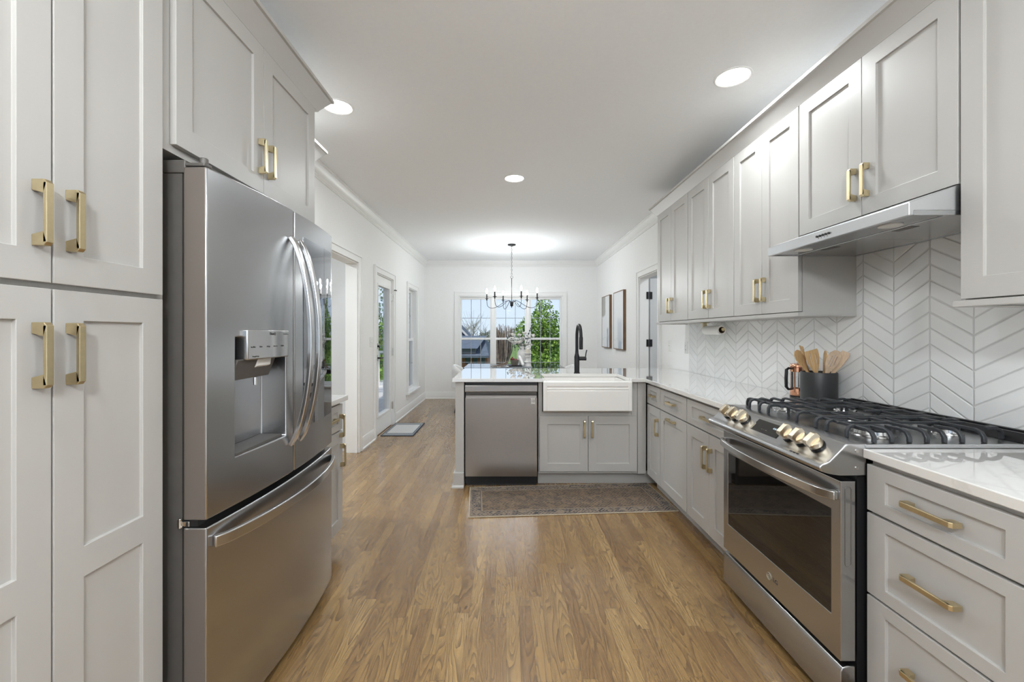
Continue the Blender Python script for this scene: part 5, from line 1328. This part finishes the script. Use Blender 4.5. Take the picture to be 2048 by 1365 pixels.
# ------------------------------------------------------------------ outside
GZ = -2.6
g = MB(); n = 24
for i in range(n + 1):
    for j in range(n + 1):
        x = -90 + 180 * i / n; y = 8.6 + 140 * (j / n) ** 1.6 if j else 8.6; g.v.append((x, y, GZ + .0 + 1.9 * min(1, max(0, (y - 30) / 90)) + .2 * sin(x * .2)))
for i in range(n):
    for j in range(n): g.f.append((i * (n + 1) + j, (i + 1) * (n + 1) + j, (i + 1) * (n + 1) + j + 1, i * (n + 1) + j + 1)); g.mi.append(0)
lw = g.build('back_lawn', M_grass, smooth=60); lw['kind'] = 'structure'
m = MB().box(-60, -8.5, -40, 8.6, GZ - .2, GZ + .05).build('side_lawn', M_grass, smooth=0); m['kind'] = 'structure'
m = MB().box(-8.5, -1.76, 4.76, 12.0, -.14, -.04).build('deck_floor', M_deck, smooth=0); m['kind'] = 'structure'
m = MB().box(-3.6, -1.74, 4.76, 9.6, 2.50, 2.56).build('porch_ceiling', M_trim, smooth=0); m['kind'] = 'structure'
rl = thing('deck_railing', 'pale railing of the deck outside the glass door', 'railing', (-4.4, 8.4, -.04))
m = MB().box(-7.0, -1.9, 9.47, 9.53, .85, .90).box(-7.0, -1.9, 9.48, 9.52, .08, .12); m.build('rail', M_trim, rl, smooth=0)
m = MB()
for k in range(40): m.box(-7.0 + .125 * k, -6.97 + .125 * k, 9.49, 9.51, .12, .85)
m.build('balusters', M_trim, rl, smooth=0)
for xx in (-7.0, -4.45, -1.95): MB().box(xx - .045, xx + .045, 9.455, 9.545, -.04, .95).build('post', M_trim, rl, smooth=0)

def leaf_cloud(mb, blobs, count, size, seed):
    rnd = random.Random(seed)
    tot = sum(b[3] ** 2 * b[4] for b in blobs)
    for (cx, cy, cz, rx, rz_) in blobs:
        for _ in range(int(count * rx ** 2 * rz_ / tot)):
            u = Vector((rnd.gauss(0, 1), rnd.gauss(0, 1), rnd.gauss(0, 1))).normalized() * (rnd.random() ** .38)
            c = Vector((cx + u.x * rx, cy + u.y * rx, cz + u.z * rz_))
            d = Vector((rnd.gauss(0, 1), rnd.gauss(0, 1), rnd.gauss(0, 1) - .5)).normalized(); s_ = d.cross(Vector((rnd.gauss(0, 1), rnd.gauss(0, 1), rnd.gauss(0, 1)))).normalized()
            l_ = size * rnd.uniform(.6, 1.3); w_ = l_ * .36
            mb.add([c, c + d * l_ * .5 + s_ * w_, c + d * l_, c + d * l_ * .5 - s_ * w_], [(0, 1, 2, 3)])
def branches(mb, base, h, spread, count, r0, seed, up=1.0):
    rnd = random.Random(seed); bx, by, bz = base
    for i in range(count):
        a = rnd.uniform(0, 2 * pi); q = spread * rnd.uniform(.2, 1); t0 = rnd.uniform(.0, .35)
        p0 = (bx, by, bz + h * t0); p1 = (bx + q * .4 * cos(a), by + q * .4 * sin(a), bz + h * (t0 + .3 * up)); p2 = (bx + q * cos(a), by + q * sin(a), bz + h * rnd.uniform(.7, 1.0))
        mb.tube([p0, p1, p2], [r0, r0 * .6, r0 * .15], 5)
def tree(label, x, y, z0, blobs, count, size, seed, lm=M_leaf, trunk=.09, h=3.5, nb=14, group=None):
    r = thing('tree', label, 'tree', (x, y, z0), group=group)
    m = MB(); m.tube([(x, y, z0), (x + .05, y, z0 + h * .4), (x, y, z0 + h * .9)], [trunk, trunk * .7, trunk * .25], 8)
    branches(m, (x, y, z0 + h * .25), h * .7, blobs[0][3] * .8, nb, trunk * .35, seed)
    m.build('trunk', M_bark, r, smooth=60)
    m = MB(); leaf_cloud(m, blobs, count, size, seed + 1); m.build('foliage', lm, r, smooth=0, fix=False)
    return r
# green tree filling the right of the far window (about 14 m away)
D = 14.0
def ex(px, py, d=D): w = W(px, py, d); return w
b = []
for (px, py, rp, rzp) in ((1087, 618, 18, 26), (1078, 650, 28, 30), (1100, 668, 26, 30), (1055, 655, 20, 24), (1040, 664, 12, 16), (1108, 640, 14, 22), (1085, 700, 34, 34), (1115, 700, 22, 34), (1060, 690, 18, 26)):
    w = ex(px, py); b.append((w.x, w.y + random.uniform(-.2, .2), w.z, rp * D / F, rzp * D / F))
tree('bright green leafy tree just outside, seen through the right-hand window units', ex(1085, 700).x, D, GZ, b, 5200, .085, 21, trunk=.10, h=4.6)
# low hedge below it
b = []
for k in range(7):
    w = ex(1062 + 13 * k, 722, 13.2); b.append((w.x, w.y, w.z - .3, .45, .55))
r = thing('garden_hedge', 'dense green shrubs at the foot of the bright tree', 'shrub', (ex(1100, 722, 13.2).x, 13.2, GZ))
m = MB(); leaf_cloud(m, b, 3000, .10, 5); m.build('foliage', M_leaf, r, smooth=0, fix=False)
m = MB(); branches(m, (ex(1100, 722, 13.2).x, 13.2, GZ), 2.6, .9, 16, .03, 6); m.build('stems', M_bark, r, smooth=60)
# dormant fan-shaped shrub in the middle unit
SD = 13.0; bx0 = ex(1003, 735, SD); r = thing('dormant_shrub', 'brown leafless fan-shaped shrub seen through the middle window unit', 'shrub', (bx0.x, SD, GZ))
m = MB(); rnd = random.Random(3)
m.tube([(bx0.x, SD, GZ), (bx0.x, SD, bx0.z)], [.12, .10], 8)
for i in range(190):
    a = rnd.uniform(-1, 1); dy = rnd.uniform(-.28, .28); h_ = rnd.uniform(.55, 1.12)
    tx = bx0.x + a * .36 * h_; tz = bx0.z + (1.25 - .18 * abs(a)) * h_
    m.tube([(bx0.x + a * .08, SD + dy * .3, bx0.z - .15), (bx0.x + a * .30 * h_, SD + dy * .8, bx0.z + .45 * h_), (tx, SD + dy, tz)], [.020, .014, .007], 4)
m.build('stems', M_twigs, r, smooth=60)
# neighbouring house
HD = 24.0
def hp(px, py, d=HD): w = W(px, py, d); return (w.x, w.z)
hs = thing('neighbour_house', 'neighbouring brick house with a slate-blue roof, seen through the left window unit', 'house', (hp(945, 700)[0], HD + 3, GZ))
xa, xb_ = hp(700, 0)[0], hp(978, 0)[0]; ze = hp(0, 712)[1]; zr = hp(0, 681)[1] + .15
MB().box(xa, hp(974, 0)[0], HD + .6, HD + 8, GZ, ze + .1).build('brick_wall', M_brick, hs, smooth=0)
m = MB(); m.add([(xa, HD, ze), (xb_, HD, ze), (hp(958, 0)[0] + .1, HD + 4, zr), (xa, HD + 4, zr), (xa, HD + 8, ze), (xb_ + .2, HD + 8, ze), (xa, HD, ze - .12), (xb_, HD, ze - .12)], [(0, 1, 2, 3), (3, 2, 5, 4), (1, 5, 2), (0, 6, 7, 1)]); m.build('roof', M_roof, hs, smooth=0)
# steeper gable behind on the left
gx, gz = hp(912, 648, HD + 5); gx2, gz2 = hp(944, 682, HD + 5)
m = MB().prism([(gx - (gx2 - gx), gz2 - 1), (gx, gz), (gx2, gz2), (gx2, gz2 - 2), (gx - (gx2 - gx), gz2 - 2)], 'y', HD + 5, HD + 9); m.build('gable_roof', M_roof, hs, smooth=0)
m = MB().bar([(gx, HD + 4.9, gz), (gx2, HD + 4.9, gz2)], (0, 1, 0), .2, .12); m.build('barge_board', M_roof2, hs, smooth=0)
dx0, dz0 = hp(922, 706, HD - .02); dx1, dz1 = hp(950, 699, HD - .02)
MB().box(dx0 - .8, dx1, HD + .3, HD + 2.4, dz0 - .05, dz1 + .05).build('dormer_window', M_munt2, hs, smooth=0)
m = MB().add([(dx0 - .9, HD + .15, dz1 + .03), (dx1 + .12, HD + .15, dz1 + .03), (dx1 + .5, HD + 3.6, dz1 + .75), (dx0 - .9, HD + 3.6, dz1 + .75)], [(0, 1, 2, 3)]); m.build('dormer_roof', M_roof, hs, smooth=0)
for px0, px1, nm in ((931, 940, 'house_window'), (946, 955, 'house_window'), (962, 970, 'garage_door')):
    x0_, z1_ = hp(px0, 715, HD + .6); x1_, z0_ = hp(px1, 728, HD + .6); MB().box(x0_, x1_, HD + .52, HD + .6, z0_, z1_).build(nm, M_roof, hs, smooth=0)
# far bare trees
def bare(label, px, py, d, h, seed, sp=1.6):
    w = W(px, py, d); r = thing('bare_tree', label, 'tree', (w.x, d, w.z - 1.5), group=None)
    m = MB(); rnd = random.Random(seed); m.tube([(w.x, d, w.z - 1.5), (w.x, d, w.z + h * .5)], [.08, .04], 6)
    for i in range(34):
        a = rnd.uniform(0, 2 * pi); q = sp * rnd.uniform(.2, 1); t0 = rnd.uniform(0, .5)
        p1 = (w.x + q * .5 * cos(a), d + q * .5 * sin(a), w.z + h * (t0 + .2)); p2 = (w.x + q * cos(a), d + q * sin(a), w.z + h * rnd.uniform(.5, 1))
        m.tube([(w.x, d, w.z + h * t0), p1, p2], [.022, .014, .006], 4)
    m.build('branches', M_far, r, smooth=60)
bare('bare tree above the slate roof, left of the first muntin', 932, 682, 42, 2.2, 1); bare('taller bare tree above the slate roof between the muntins', 947, 682, 40, 2.9, 2)
bare('bare tree behind the right end of the slate roof', 972, 684, 44, 2.0, 3); bare('distant bare tree just right of the dormant shrub', 1022, 680, 46, 2.0, 4)
r = thing('distant_treeline', 'hazy low line of trees on the horizon', 'trees', (0, 90, -1)); m = MB(); rnd = random.Random(9)
bl = [(-70 + 4.2 * k + rnd.uniform(-1, 1), 95, -.6 + rnd.uniform(-.4, .5), 3.6, 2.2) for k in range(34)]
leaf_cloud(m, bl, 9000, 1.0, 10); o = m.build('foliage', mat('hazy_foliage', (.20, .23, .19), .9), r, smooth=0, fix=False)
# trees seen through the glass door
def left_tree(label, x, y, h, rad, seed, lm, cnt=3200, size=.13):
    b_ = [(x + rad * .5 * cos(k * 2.1), y + rad * .5 * sin(k * 2.1), GZ + h * (.35 + .13 * k), rad * (1 - .14 * k), h * .2) for k in range(5)]
    tree(label, x, y, GZ, b_, cnt, size, seed, lm, h=h)
left_tree('dark evergreen beyond the deck, seen through the glass door', -4.7, 17.2, 6.4, 1.5, 31, M_pine)
left_tree('light green young tree beyond the deck, seen low through the glass door', -3.25, 12.6, 4.3, 1.1, 41, M_leaf)
left_tree('leafy tree to the left of the deck', -9.5, 14.0, 6.5, 2.2, 51, M_leaf, 3000, .2)
